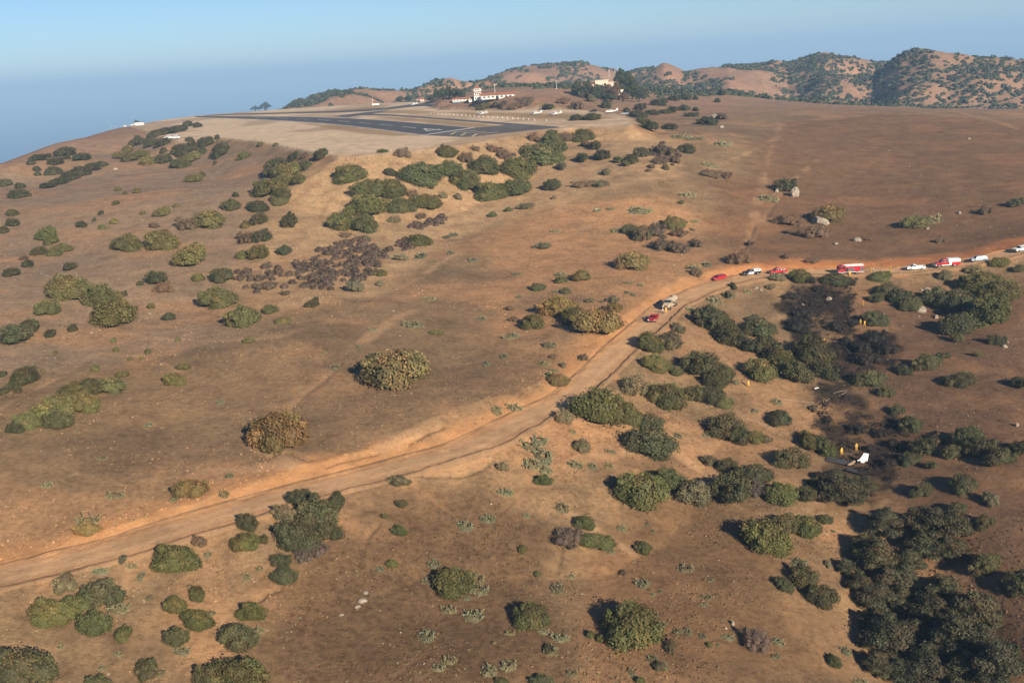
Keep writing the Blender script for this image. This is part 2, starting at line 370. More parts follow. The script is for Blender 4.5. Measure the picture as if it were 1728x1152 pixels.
# ---------------------------------------------------------------- ground sheets
def ground_material():
    m, nt, b = new_mat('dry_hillside')
    geo = nt.nodes.new('ShaderNodeNewGeometry'); pos = geo.outputs['Position']
    at = nt.nodes.new('ShaderNodeAttribute'); at.attribute_name = 'soil'
    mk = nt.nodes.new('ShaderNodeAttribute'); mk.attribute_name = 'mask'
    col = at.outputs['Color']
    sep = nt.nodes.new('ShaderNodeSeparateColor'); nt.links.new(mk.outputs['Color'], sep.inputs[0])
    grass = sep.outputs[0]                                       # how grassy / tufted
    n1 = noise(nt, pos, 0.9, 6, .65); n2 = noise(nt, pos, 0.16, 5, .6, .4); n3 = noise(nt, pos, 4.5, 3, .6)
    col = mixn(nt, 'MULTIPLY', 1.0, col, ramp(nt, n2, [(.28, (.74, .72, .70)), (.5, (1., 1., 1.)), (.72, (1.24, 1.2, 1.14))]))
    g = ramp(nt, n1, [(.34, (.62, .60, .58)), (.52, (1., 1., 1.)), (.70, (1.26, 1.24, 1.20))])
    col = mixn(nt, 'MULTIPLY', grass, col, g)
    col = mixn(nt, 'MULTIPLY', 0.55, col, ramp(nt, n3, [(.3, (.66, .66, .66)), (.5, (1., 1., 1.)), (.72, (1.3, 1.3, 1.3))]))
    # pale stones and dark tufts too small to model
    vo = nt.nodes.new('ShaderNodeTexVoronoi'); vo.feature = 'F1'; vo.inputs['Scale'].default_value = 0.55; nt.links.new(pos, vo.inputs['Vector'])
    st = ramp(nt, vo.outputs['Distance'], [(.0, 1.0), (.10, 1.0), (.14, 0.0)])
    sel = nt.nodes.new('ShaderNodeSeparateColor'); nt.links.new(vo.outputs['Color'], sel.inputs[0])
    pick = nt.nodes.new('ShaderNodeMath'); pick.operation = 'LESS_THAN'; nt.links.new(sel.outputs[0], pick.inputs[0]); nt.links.new(sep.outputs[1], pick.inputs[1])
    mm = nt.nodes.new('ShaderNodeMath'); mm.operation = 'MULTIPLY'; nt.links.new(st, mm.inputs[0]); nt.links.new(pick.outputs[0], mm.inputs[1])
    m2 = nt.nodes.new('ShaderNodeMath'); m2.operation = 'MULTIPLY'; nt.links.new(mm.outputs[0], m2.inputs[0]); m2.inputs[1].default_value = .7
    col = mixn(nt, 'MIX', m2.outputs[0], col, (.46, .40, .32, 1))
    nt.links.new(col, b.inputs['Base Color']); b.inputs['Roughness'].default_value = 0.95; b.inputs['Specular IOR Level'].default_value = 0.1
    add = nt.nodes.new('ShaderNodeMath'); add.operation = 'ADD'; nt.links.new(n1, add.inputs[0]); nt.links.new(n3, add.inputs[1])
    bp = nt.nodes.new('ShaderNodeBump'); bp.inputs['Strength'].default_value = 0.55; bp.inputs['Distance'].default_value = 0.35
    nt.links.new(add.outputs[0], bp.inputs['Height']); nt.links.new(bp.outputs[0], b.inputs['Normal'])
    return m
MAT_GROUND = ground_material()

def wpoly(px): 
    P = ground_hit([p[0] for p in px], [p[1] for p in px]); return P[:, :2]
def zone(x, y, poly, soft, nz=0.0, scale=20, seed=0):
    """soft membership of a world outline"""
    lo = poly.min(0) - soft * 2 - nz; hi = poly.max(0) + soft * 2 + nz
    out = np.zeros(x.shape); m = (x > lo[0]) & (x < hi[0]) & (y > lo[1]) & (y < hi[1])
    if m.any():
        d, _, _ = seg_dist(x[m], y[m], poly, True); s = np.where(inside(x[m], y[m], poly), d, -d)
        if nz: s = s + (fbm(x[m], y[m], scale, 4, seed) - .5) * 2 * nz
        out[m] = sstep(-soft, soft, s)
    return out
def line_zone(x, y, line, w, nz=0.0, scale=8, seed=0):
    lo = line.min(0) - w * 2 - nz; hi = line.max(0) + w * 2 + nz
    out = np.zeros(x.shape); m = (x > lo[0]) & (x < hi[0]) & (y > lo[1]) & (y < hi[1])
    if m.any():
        d, _, _ = seg_dist(x[m], y[m], line)
        d = d + (fbm(x[m], y[m], scale, 3, seed) - .5) * 2 * nz
        out[m] = 1 - sstep(w * .35, w, d)
    return out
ZN = dict(
    tan=wpoly([(470, 290), (425, 420), (400, 480), (480, 520), (640, 500), (720, 440), (800, 395), (930, 345), (1060, 320), (1150, 285), (1150, 235), (1062, 214), (960, 218), (860, 232), (740, 252), (570, 264)]),
    dome=wpoly([(1235, 440), (1190, 380), (1240, 300), (1290, 230), (1340, 205), (1500, 192), (1640, 198), (1760, 215), (1790, 300), (1790, 395), (1680, 425), (1560, 442), (1400, 448)]),
    left=wpoly([(0, 285), (110, 246), (230, 225), (300, 240), (430, 240), (480, 300), (430, 400), (420, 560), (200, 610), (0, 640), (-200, 600), (-200, 350)]),
    dark1=wpoly([(90, 730), (300, 660), (480, 660), (620, 560), (830, 470), (1000, 500), (1010, 560), (900, 660), (700, 720), (560, 765), (380, 790), (150, 840), (0, 830), (0, 760)]),
    mid=wpoly([(790, 500), (840, 400), (980, 345), (1180, 310), (1240, 420), (1180, 480), (1080, 530), (980, 620), (880, 680), (800, 620)]),
    knob=wpoly([(430, 1160), (470, 1000), (560, 900), (680, 850), (800, 830), (960, 900), (900, 1000), (960, 1160)]),
    rbank=wpoly([(1400, 480), (1560, 480), (1760, 470), (1800, 700), (1800, 1150), (1700, 1160), (1560, 920), (1480, 760), (1400, 600)]),
    low=wpoly([(1000, 900), (1180, 830), (1330, 900), (1400, 1160), (1000, 1160)]))
BURN = [wpoly([(1318, 487), (1380, 470), (1442, 472), (1446, 520), (1438, 560), (1390, 566), (1350, 572), (1322, 545), (1312, 515)]),
        wpoly([(1402, 572), (1450, 560), (1500, 556), (1510, 595), (1500, 622), (1440, 645), (1400, 640), (1385, 610)]),
        wpoly([(1384, 645), (1440, 640), (1470, 690), (1500, 680), (1530, 710), (1555, 760), (1520, 815), (1480, 865), (1420, 850), (1400, 800), (1375, 720)])]
def tr(*px): return wpoly(px)
PULLOUT = wpoly([(690, 797), (740, 802), (785, 800), (815, 789), (832, 770), (800, 770), (740, 785)])
TRACKS = [(tr((1120, 300), (1010, 318), (900, 340), (840, 375), (780, 420), (720, 460), (650, 500), (560, 540), (470, 568), (380, 575), (300, 573), (230, 566), (180, 552), (110, 538), (0, 536)), 1.5),
          (tr((700, 522), (650, 550), (590, 592), (540, 640), (480, 695)), 2.3), (tr((1318, 208), (1295, 280), (1275, 350), (1262, 400), (1245, 435)), 2.2),
          (tr((1380, 270), (1330, 310), (1285, 370), (1250, 430)), 1.6), (tr((1310, 235), (1260, 260), (1180, 290), (1120, 300)), 1.8),
          (tr((222, 950), (208, 985), (190, 1040), (185, 1100), (196, 1160)), 1.2), (tr((300, 1040), (340, 1000), (380, 1010), (370, 1080)), 0.9),
          (tr((985, 668), (1060, 715), (1110, 745), (1190, 795), (1230, 845), (1262, 868), (1350, 870), (1420, 820)), 1.3),
          (tr((1060, 760), (1010, 770), (960, 790)), 2.0), (tr((960, 870), (1050, 920), (1120, 960), (1170, 1000)), 1.8), (tr((1160, 560), (1200, 640), (1250, 700), (1330, 730)), 1.2),
          (tr((0, 690), (90, 640), (160, 595), (240, 600), (330, 640)), 0.7), (tr((470, 400), (560, 405), (640, 402)), 1.6),
          (tr((460, 690), (430, 735), (480, 780)), 3.0), (tr((330, 800), (420, 790), (500, 780)), 2.2), (tr((130, 800), (200, 815), (270, 810)), 1.3),
          (tr((1600, 186), (1660, 200), (1740, 226)), 2.4), (tr((640, 760), (690, 735), (735, 716)), 2.0)]
INFIELD = [np.array([at_level(u, v, -34.5)[:2] for u, v in P]) for P in (
    [(610, 196), (700, 205), (802, 214.5), (862, 213), (808, 208.5), (746, 203.5), (662, 197.5)],
    [(706, 229), (640, 228), (570, 220), (500, 206), (620, 216.5)],
    [(345, 194.5), (430, 191), (560, 186), (650, 178), (640, 183), (560, 190), (420, 194.5)],
    [(600, 190.5), (650, 187.5), (740, 188), (700, 192), (640, 191.5)],
    [(750, 190), (860, 190), (980, 194), (1040, 198), (1000, 204), (900, 199), (800, 195)])]
def ground_attrs(x, y, z, sdp, rd, rsgn):
    r = np.hypot(x, y)
    big = fbm(x, y, 55, 4, 201); med = fbm(x, y, 13, 4, 207); med2 = fbm(x, y, 26, 4, 211); fine = fbm(x, y, 5, 3, 215)
    grass = np.array([.182, .126, .074]); dgrass = np.array([.122, .084, .052]); bare = np.array([.290, .170, .092]); orange = np.array([.37, .195, .090])
    tan = np.array([.345, .238, .138]); pad = np.array([.45, .355, .255]); dome = np.array([.140, .083, .047]); grey = np.array([.215, .158, .112])
    def mix(c, k, w): return c * (1 - w[..., None]) + k * w[..., None]
    c = np.broadcast_to(grass, x.shape + (3,)).copy()
    c = mix(c, bare, sstep(.50, .66, med2) * .62 + sstep(.52, .7, big) * .3)
    c = mix(c, dgrass, sstep(.52, .68, fbm(x, y, 18, 4, 221)) * .7)
    grassy = np.full(x.shape, .75); stones = np.full(x.shape, .012)
    w = zone(x, y, ZN['left'], 12, 14, 40, 1)
    c = mix(c, grey, w * .75); c = mix(c, bare, w * sstep(.5, .68, fbm(x * .6, y, 20, 4, 225)) * .55); stones += w * .05 * sstep(.45, .65, big)
    w = zone(x, y, ZN['dark1'], 8, 9, 24, 2); c = mix(c, dgrass * 1.2, w * .5 * sstep(.3, .6, med2 + .12))
    w = zone(x, y, ZN['mid'], 10, 12, 26, 9); c = mix(c, bare, w * (.35 + .6 * sstep(.4, .62, med2)))
    w = zone(x, y, ZN['knob'], 5, 5, 14, 3); c = mix(c, dgrass * np.array([.80, .73, .68]), w * .85); grassy = np.maximum(grassy, w)
    w = zone(x, y, ZN['low'], 8, 6, 14, 4); c = mix(c, grass * np.array([.70, .62, .58]), w * .8)  # soil tone darkened further, lens vignette and slope shading painted in
    w = zone(x, y, ZN['rbank'], 8, 5, 20, 6); c = mix(c, np.array([.112, .068, .045]), w * .88); c = mix(c, bare * .75, w * sstep(.55, .72, med) * .5); stones += w * .05  # reddish bank soil, its colour darkened for vignette and slope turned from sun
    w = zone(x, y, ZN['dome'], 10, 9, 30, 7); c = mix(c, dome, w * .88); c = mix(c, np.array([.215, .118, .064]), w * sstep(.52, .7, med2) * .55); stones += w * .02
    far = sstep(640, 900, r) * (sdp > 0)
    c = mix(c, np.array([.215, .138, .098]), far * .85); c = mix(c, np.array([.27, .155, .105]), far * sstep(.55, .7, fbm(x, y, 70, 4, 231)) * .6)
    w = zone(x, y, ZN['tan'], 8, 8, 20, 8) * (sdp > -2)
    c = mix(c, tan, w * (.8 - .35 * sstep(.5, .65, med))); c = mix(c, np.array([.235, .15, .085]), w * sstep(.55, .7, fine) * .5); stones += w * .10
    # orange soil along the road: wide on the cut side, narrow below
    up = rsgn > 0
    e = np.maximum(rd - ROAD_W, 0); wd = np.where(up, 8.0 + 5.0 * sstep(50, 120, x), .7) * (.15 + 1.7 * fbm(x, y, 24, 4, 241))
    w = (1 - sstep(.25, 1.0, (e + (fine - .5) * 5) / wd)); c = mix(c, orange, w * (.45 + .5 * med)); c = mix(c, np.array([.36, .145, .058]), w * sstep(40, 110, x) * .85); grassy = grassy * (1 - .6 * w)
    for k, (ln, wt) in enumerate(TRACKS):
        w = line_zone(x, y, ln, wt, wt * .8, 7, 300 + k) * sstep(.28, .62, fbm(x, y, 12, 3, 350 + k)); c = mix(c, np.array([.31, .20, .12]), w * .6); grassy *= 1 - .6 * w
    w = zone(x, y, PULLOUT, .8, 1.0, 5, 390); c = mix(c, np.array([.34, .205, .112]), w * .8); grassy *= 1 - .7 * w
    for k, b in enumerate(BURN):
        w = zone(x, y, b, .8, 6.5, 7, 400 + k); w = w * (.45 + .55 * sstep(.36, .56, fbm(x, y, 5, 4, 410 + k)))
        c = mix(c, np.array([.016, .013, .011]), w * (.96 if k < 2 else .88)); stones = stones * (1 - .6 * w)
    # airfield platform
    w = 1 - sstep(-4, 3, sdp + (fine - .5) * 5)
    pc = mix(np.broadcast_to(pad, x.shape + (3,)), np.array([.27, .19, .125]), sstep(.45, .65, fbm(x, y * .6, 45, 4, 251)) * .7)
    for k, pl in enumerate(INFIELD): pc = mix(pc, np.array([.235, .165, .088]), zone(x, y, pl, 4, 3, 16, 500 + k) * .85)
    c = mix(c, pc, w); grassy *= 1 - .8 * w; stones *= 1 - w
    c = c * np.array([1.13, 1.075, .965])
    return np.clip(c, 0, 1), np.stack([np.clip(grassy, 0, 1), np.clip(stones, 0, 1), 0 * x], -1)
def ground_sheet(name, az, rad):
    A, Rr = np.meshgrid(az, rad); X = Rr * np.sin(A); Y = Rr * np.cos(A)
    Z, sdp, rd, par, sg = height(X, Y, True)
    me = mesh_np(name, np.stack([X, Y, Z], -1).reshape(-1, 3), grid_faces(*A.shape), MAT_GROUND, True)
    ri = np.unique(np.r_[np.arange(0, A.shape[0], 2), A.shape[0] - 1]); ci = np.unique(np.r_[np.arange(0, A.shape[1], 2), A.shape[1] - 1])
    g = np.ix_(ri, ci); c, mk = ground_attrs(X[g], Y[g], Z[g], sdp[g], rd[g], sg[g])
    def up(a):           # colours are worked out on every second point and filled in between
        for ax, idx, n in ((0, ri, A.shape[0]), (1, ci, A.shape[1])):
            t = np.interp(np.arange(n), idx, np.arange(len(idx))); lo = np.minimum(t.astype(int), len(idx) - 2); f = (t - lo)
            f = f[:, None, None] if ax == 0 else f[None, :, None]; a = np.take(a, lo, ax) * (1 - f) + np.take(a, lo + 1, ax) * f
        return a
    c, mk = up(c), up(mk)
    set_attr(me, 'soil', c.reshape(-1, 3)); set_attr(me, 'mask', mk.reshape(-1, 3))
    return tag(obj(name, me), kind='structure')
_rad = [96.0]
while _rad[-1] < 2650: _rad.append(_rad[-1] + max(.27, .47 * (_rad[-1] / 200) ** 1.5))
_rad = np.array(_rad); _cut = int(np.searchsorted(_rad, 1000))
_az = np.radians(np.concatenate([np.linspace(-52, -33, 40, endpoint=False), np.linspace(-33, 33, 740), np.linspace(33, 52, 41)[1:]]))
ground_sheet('hillside', _az, _rad[:_cut + 1])
ground_sheet('far_hills', _az, _rad[_cut:])

# ---------------------------------------------------------------- sea and haze
def sea():
    m, nt, b = new_mat('sea_water')
    geo = nt.nodes.new('ShaderNodeNewGeometry')
    n = noise(nt, geo.outputs['Position'], .02, 5); n2 = noise(nt, geo.outputs['Position'], .0006, 4)
    col = mixn(nt, 'MIX', n2, (.008, .045, .105, 1), (.014, .058, .125, 1)); nt.links.new(col, b.inputs['Base Color'])
    b.inputs['Roughness'].default_value = .35; b.inputs['IOR'].default_value = 1.33
    bp = nt.nodes.new('ShaderNodeBump'); bp.inputs['Strength'].default_value = .5; bp.inputs['Distance'].default_value = 3.0
    nt.links.new(n, bp.inputs['Height']); nt.links.new(bp.outputs[0], b.inputs['Normal'])
    a = np.radians(np.linspace(0, 360, 97)); rr = np.r_[10.0, 400 * (400.0) ** np.linspace(0, 1, 60)]
    A, Rr = np.meshgrid(a, rr)
    me = mesh_np('sea', np.stack([Rr * np.sin(A), Rr * np.cos(A), np.full(A.shape, SEA_Z)], -1).reshape(-1, 3), grid_faces(*A.shape)[:, ::-1], m, True)
    tag(obj('sea', me), kind='structure')
sea()
def haze():
    m = bpy.data.materials.new('haze_air'); m.use_nodes = True; nt = m.node_tree
    nt.nodes.remove(nt.nodes['Principled BSDF'])
    v = nt.nodes.new('ShaderNodeVolumePrincipled'); v.inputs['Color'].default_value = (.43, .70, 1.0, 1); v.inputs['Density'].default_value = HAZE
    v.inputs['Anisotropy'].default_value = 0.0
    nt.links.new(v.outputs[0], nt.nodes['Material Output'].inputs['Volume'])
    L = 165000.0; z0, z1 = SEA_Z - 1.0, 270.0
    V = [(x, y, z) for z in (z0, z1) for y in (-L, L) for x in (-L, L)]
    F = [(0, 2, 3, 1), (4, 5, 7, 6), (0, 1, 5, 4), (2, 6, 7, 3), (0, 4, 6, 2), (1, 3, 7, 5)]
    o = obj('haze', mesh_np('haze', V, F, m)); o['kind'] = 'stuff'
HAZE = 0.000130
haze()

# ---------------------------------------------------------------- dirt road sheet with graded edges
def road_sheet():
    P = smooth_poly(ROAD[::6], 1500); n = len(P)
    T = np.gradient(P[:, :2], axis=0); T /= np.linalg.norm(T, axis=1)[:, None]; N = np.stack([-T[:, 1], T[:, 0]], 1)   # N to the uphill side
    W = ROAD_W
    off = np.array([-W - 1.5, -W - 1.1, -W - .75, -W - .45, -W - .2, -W + .15, -W + .7, -2.6, -1.8, -1.0, 0, 1.0, 1.8, 2.6, W - .7, W - .15, W + .2, W + .45, W + .75, W + 1.1, W + 1.5])
    s = np.arange(n) * .37
    wl_ = (fbm(s, 0 * s, 25, 3, 601) - .5) * 1.1; wr_ = (fbm(s, 0 * s + 90, 25, 3, 602) - .5) * 1.1
    bl = np.maximum(.02, .10 + 1.1 * (fbm(s, 0 * s + 30, 12, 3, 603) - .40)); br = np.maximum(.05, .22 + 1.1 * (fbm(s, 0 * s + 60, 12, 3, 604) - .40))
    X = np.zeros((n, len(off))); Y = X.copy(); Z = X.copy(); col = np.zeros((n, len(off), 3))
    for j, o in enumerate(off):
        oo = o + np.where(o < -3.5, wr_, np.where(o > 3.5, wl_, 0))
        X[:, j] = P[:, 0] + N[:, 0] * oo; Y[:, j] = P[:, 1] + N[:, 1] * oo
        a = abs(o) - W
        prof = {True: 0.0}.get(a < .1, 0)
        berm = np.where(o < 0, br, bl)
        sh = np.interp(a, [-.2, .2, .45, .75, 1.1, 1.5], [0, .12, 1.0, .55, .0, -.3])
        Z[:, j] = P[:, 2] + .03 + (berm * sh if a > -.2 else 0) - .05 * (abs(abs(o) - 1.8) < .3) + (fbm(X[:, j], Y[:, j], 1.6, 2, 605) - .5) * (.06 if a < 0 else .28)
        base = np.array([.39, .243, .130]); edge = np.array([.38, .215, .105]); pale = np.array([.43, .285, .165])
        k = np.clip((abs(o) - 2.2) / 1.9, 0, 1)
        col[:, j] = base * (1 - k) + edge * k
        t = np.exp(-((abs(o) - 1.5) / .8) ** 2) * (.35 + .5 * fbm(s, 0 * s + j * .4, 60, 3, 606)); col[:, j] = col[:, j] * (1 - t[:, None]) + pale * t[:, None]
        if a > .1: col[:, j] = np.array([.185, .120, .070]) if o < 0 else np.array([.25, .15, .080])
    zg = height(X, Y)
    m = np.abs(off) > W + .6
    Z[:, m] = np.maximum(Z[:, m], np.minimum(zg[:, m] + .05, Z[:, m] + .6)); Z[:, 0] = np.minimum(Z[:, 0], zg[:, 0] - .25); Z[:, -1] = zg[:, -1] - .25
    col *= np.array([1.18, 1.12, 1.04])
    me = mesh_np('dirt_road', np.stack([X, Y, Z], -1).reshape(-1, 3), grid_faces(n, len(off))[:, ::-1], MAT_GROUND, True)
    set_attr(me, 'soil', col.reshape(-1, 3)); set_attr(me, 'mask', np.tile([.25, .01, 0], (n * len(off), 1)))
    o = tag(obj('dirt_road', me), kind='structure')
road_sheet()

# ---------------------------------------------------------------- airfield paving and paint
def asphalt(name, a, b_):
    m, nt, b = new_mat(name); geo = nt.nodes.new('ShaderNodeNewGeometry'); p = geo.outputs['Position']
    f = ramp(nt, noise(nt, p, .05, 6, .65), [(.3, 0.0), (.7, 1.0)]); c = mixn(nt, 'MIX', f, (*a, 1), (*b_, 1)); nt.links.new(c, b.inputs['Base Color']); b.inputs['Roughness'].default_value = .95; b.inputs['Specular IOR Level'].default_value = .15
    return m
M_ASPH = asphalt('runway_asphalt', (.055, .054, .056), (.082, .078, .076)); M_APR = asphalt('apron_asphalt', (.075, .070, .066), (.115, .104, .092))
M_WPAINT = simple('white_line_paint', (.50, .48, .44), .8, grime=.35, scale=.5); M_YPAINT = simple('yellow_line_paint', (.50, .42, .22), .8, grime=.25, scale=.5)
def sheet_px(name, px, z, mat, parent=None, lvl=-34.5):
    V = [tuple(at_level(u, v, lvl)[:2]) + (PLAT_Z + z,) for u, v in px]
    bm = bmesh.new(); f = bm.faces.new([bm.verts.new(v) for v in V]); bmesh.ops.triangulate(bm, faces=[f]); bmesh.ops.recalc_face_normals(bm, faces=bm.faces)
    for f in bm.faces:
        if f.normal.z < 0: f.normal_flip()
    me = bpy.data.meshes.new(name); bm.to_mesh(me); bm.free(); me.materials.append(mat)
    o = obj(name, me, parent)
    if parent is None: o['kind'] = 'structure'
    return o
def rows_px(name, a, b, z, mat, parent=None):
    """strip between two pixel rows of equal length"""
    A = np.array([at_level(u, v, -34.5) for u, v in a]); B = np.array([at_level(u, v, -34.5) for u, v in b])
    V = np.concatenate([A, B]); V[:, 2] = PLAT_Z + z; n = len(a)
    me = mesh_np(name, V, [(i, i + 1, n + i + 1, n + i) for i in range(n - 1)], mat)
    if me.polygons[0].normal.z < 0: me.flip_normals()
    o = obj(name, me, parent)
    if parent is None: o['kind'] = 'structure'
    return o
RW_N = [(713, 228.5), (667, 222.5), (620, 216.5), (580, 212), (540, 208.2), (490, 204.8), (440, 202), (385, 199.8), (330, 198.0)]
RW_F = [(800, 215.5), (750, 211.2), (700, 207.2), (650, 203.4), (600, 200.2), (545, 198.2), (480, 197.0), (400, 196.4), (330, 196.2)]
runway = rows_px('runway', RW_N, RW_F, .04, M_ASPH)
sheet_px('runway_overrun', [(713.5, 228.6), (750, 230), (781, 231.5), (815, 229), (850, 224.8), (900, 219.8), (944, 215.6), (940, 214.3), (905, 211.6), (866, 210.2), (840, 212.5), (800.5, 215.6)], .03, M_APR)
rows_px('taxiway', [(944, 214.2), (905, 211.2), (866, 208.3), (808, 204), (746, 199.3), (700, 195.9), (662, 193.3), (608, 191.6)], [(944, 215.2), (905, 213.4), (866, 212.2), (808, 207.2), (746, 202.2), (700, 198.7), (662, 196.2), (608, 194.6)], .02, M_APR)
rows_px('taxiway', [(345, 195.4), (400, 192.0), (470, 190.6), (525, 189.0), (575, 187.2), (620, 184.4), (660, 181.2), (690, 176.6), (728, 173.5)], [(345, 196.0), (400, 193.6), (470, 192.2), (525, 191.2), (575, 190.0), (620, 188.0), (660, 184.4), (690, 181.0), (735, 178.0)], .025, M_ASPH)
rows_px('taxiway', [(560, 196.6), (600, 192.0), (640, 187.4)], [(585, 198.2), (622, 193.4), (662, 186.0)], .032, M_ASPH)
def lerp_row(A, B, t): return [(a[0] + (b[0] - a[0]) * t, a[1] + (b[1] - a[1]) * t) for a, b in zip(A, B)]
rows_px('edge_line', lerp_row(RW_N, RW_F, .015), lerp_row(RW_N, RW_F, .042), .06, M_WPAINT, runway)
rows_px('edge_line', lerp_row(RW_N, RW_F, .962), lerp_row(RW_N, RW_F, .985), .06, M_WPAINT, runway)
rows_px('threshold_bar', [(711.5, 229.3), (755.5, 222.7), (801.5, 216.0)], [(707.5, 228.7), (752, 222.0), (798, 215.3)], .06, M_WPAINT, runway)
# centre dashes and the runway number in runway coordinates
_o = (at_level(713, 228.5, -34.5) + at_level(800, 215.5, -34.5)) / 2; _far = (at_level(540, 208.2, -34.5) + at_level(545, 198.2, -34.5)) / 2
_ax = (_far - _o)[:2]; _ax /= np.linalg.norm(_ax); _ac = at_level(800, 215.5, -34.5)[:2] - at_level(713, 228.5, -34.5)[:2]; _wr = np.linalg.norm(_ac); _ac /= _wr
def rpt(a, c, z=.06): p = _o[:2] + _ax * a + _ac * c; return (p[0], p[1], PLAT_Z + z)
def rquad(name, pts, mat, parent):
    me = mesh_np(name, [rpt(a, c) for a, c in pts], [list(range(len(pts)))], mat)
    if me.polygons[0].normal.z < 0: me.flip_normals()
    return obj(name, me, parent)
def centre_at(t):       # centre line point at fraction t of the row list
    k = t * (len(RW_N) - 1); i = min(int(k), len(RW_N) - 2); f = k - i
    a = lerp_row(RW_N, RW_F, .5); return at_level(a[i][0] + (a[i + 1][0] - a[i][0]) * f, a[i][1] + (a[i + 1][1] - a[i][1]) * f, -34.5)
_cl = np.array([centre_at(t) for t in np.linspace(0, 1, 120)]); _s = np.r_[0, np.cumsum(np.linalg.norm(np.diff(_cl[:, :2], axis=0), axis=1))]
def on_centre(s): return np.array([np.interp(s, _s, _cl[:, 0]), np.interp(s, _s, _cl[:, 1])])
s0 = 56.0
while s0 < min(_s[-1] - 40, 420):
    a, b = on_centre(s0), on_centre(s0 + 27); t = (b - a) / np.linalg.norm(b - a); nn = np.array([-t[1], t[0]]) * .55
    me = mesh_np('centre_dash', [(*(a + nn), PLAT_Z + .06), (*(a - nn), PLAT_Z + .06), (*(b - nn), PLAT_Z + .06), (*(b + nn), PLAT_Z + .06)], [(0, 1, 2, 3)], M_WPAINT)
    if me.polygons[0].normal.z < 0: me.flip_normals()
    obj('centre_dash', me, runway); s0 += 46
num = bmesh.new()
for pts in ([(14, 1.0), (14, 3.2), (42, 3.2), (42, 1.0)], [(21, -6.5), (24, -6.5), (24, 1.0), (21, 1.0)], [(21, 3.2), (24, 3.2), (24, 5.5), (21, 5.5)], [(24, -6.5), (24, -4.2), (38, 1.0), (42, 1.0)]):
    num.faces.new([num.verts.new(rpt(a, c, .062)) for a, c in pts])
bmesh.ops.recalc_face_normals(num, faces=num.faces)
for f in num.faces:
    if f.normal.z < 0: f.normal_flip()
me = bpy.data.meshes.new('runway_number'); num.to_mesh(me); num.free(); me.materials.append(M_WPAINT); obj('runway_number', me, runway)
_ov = bpy.data.objects['runway_overrun']
for k, a in enumerate((-8, -22, -36)):
    for sg in (-1, 1):
        rquad('chevron', [(a, 0), (a - 2.4, 0), (a - 2.4 - 11, sg * 12), (a - 11, sg * 12)], M_YPAINT, _ov)

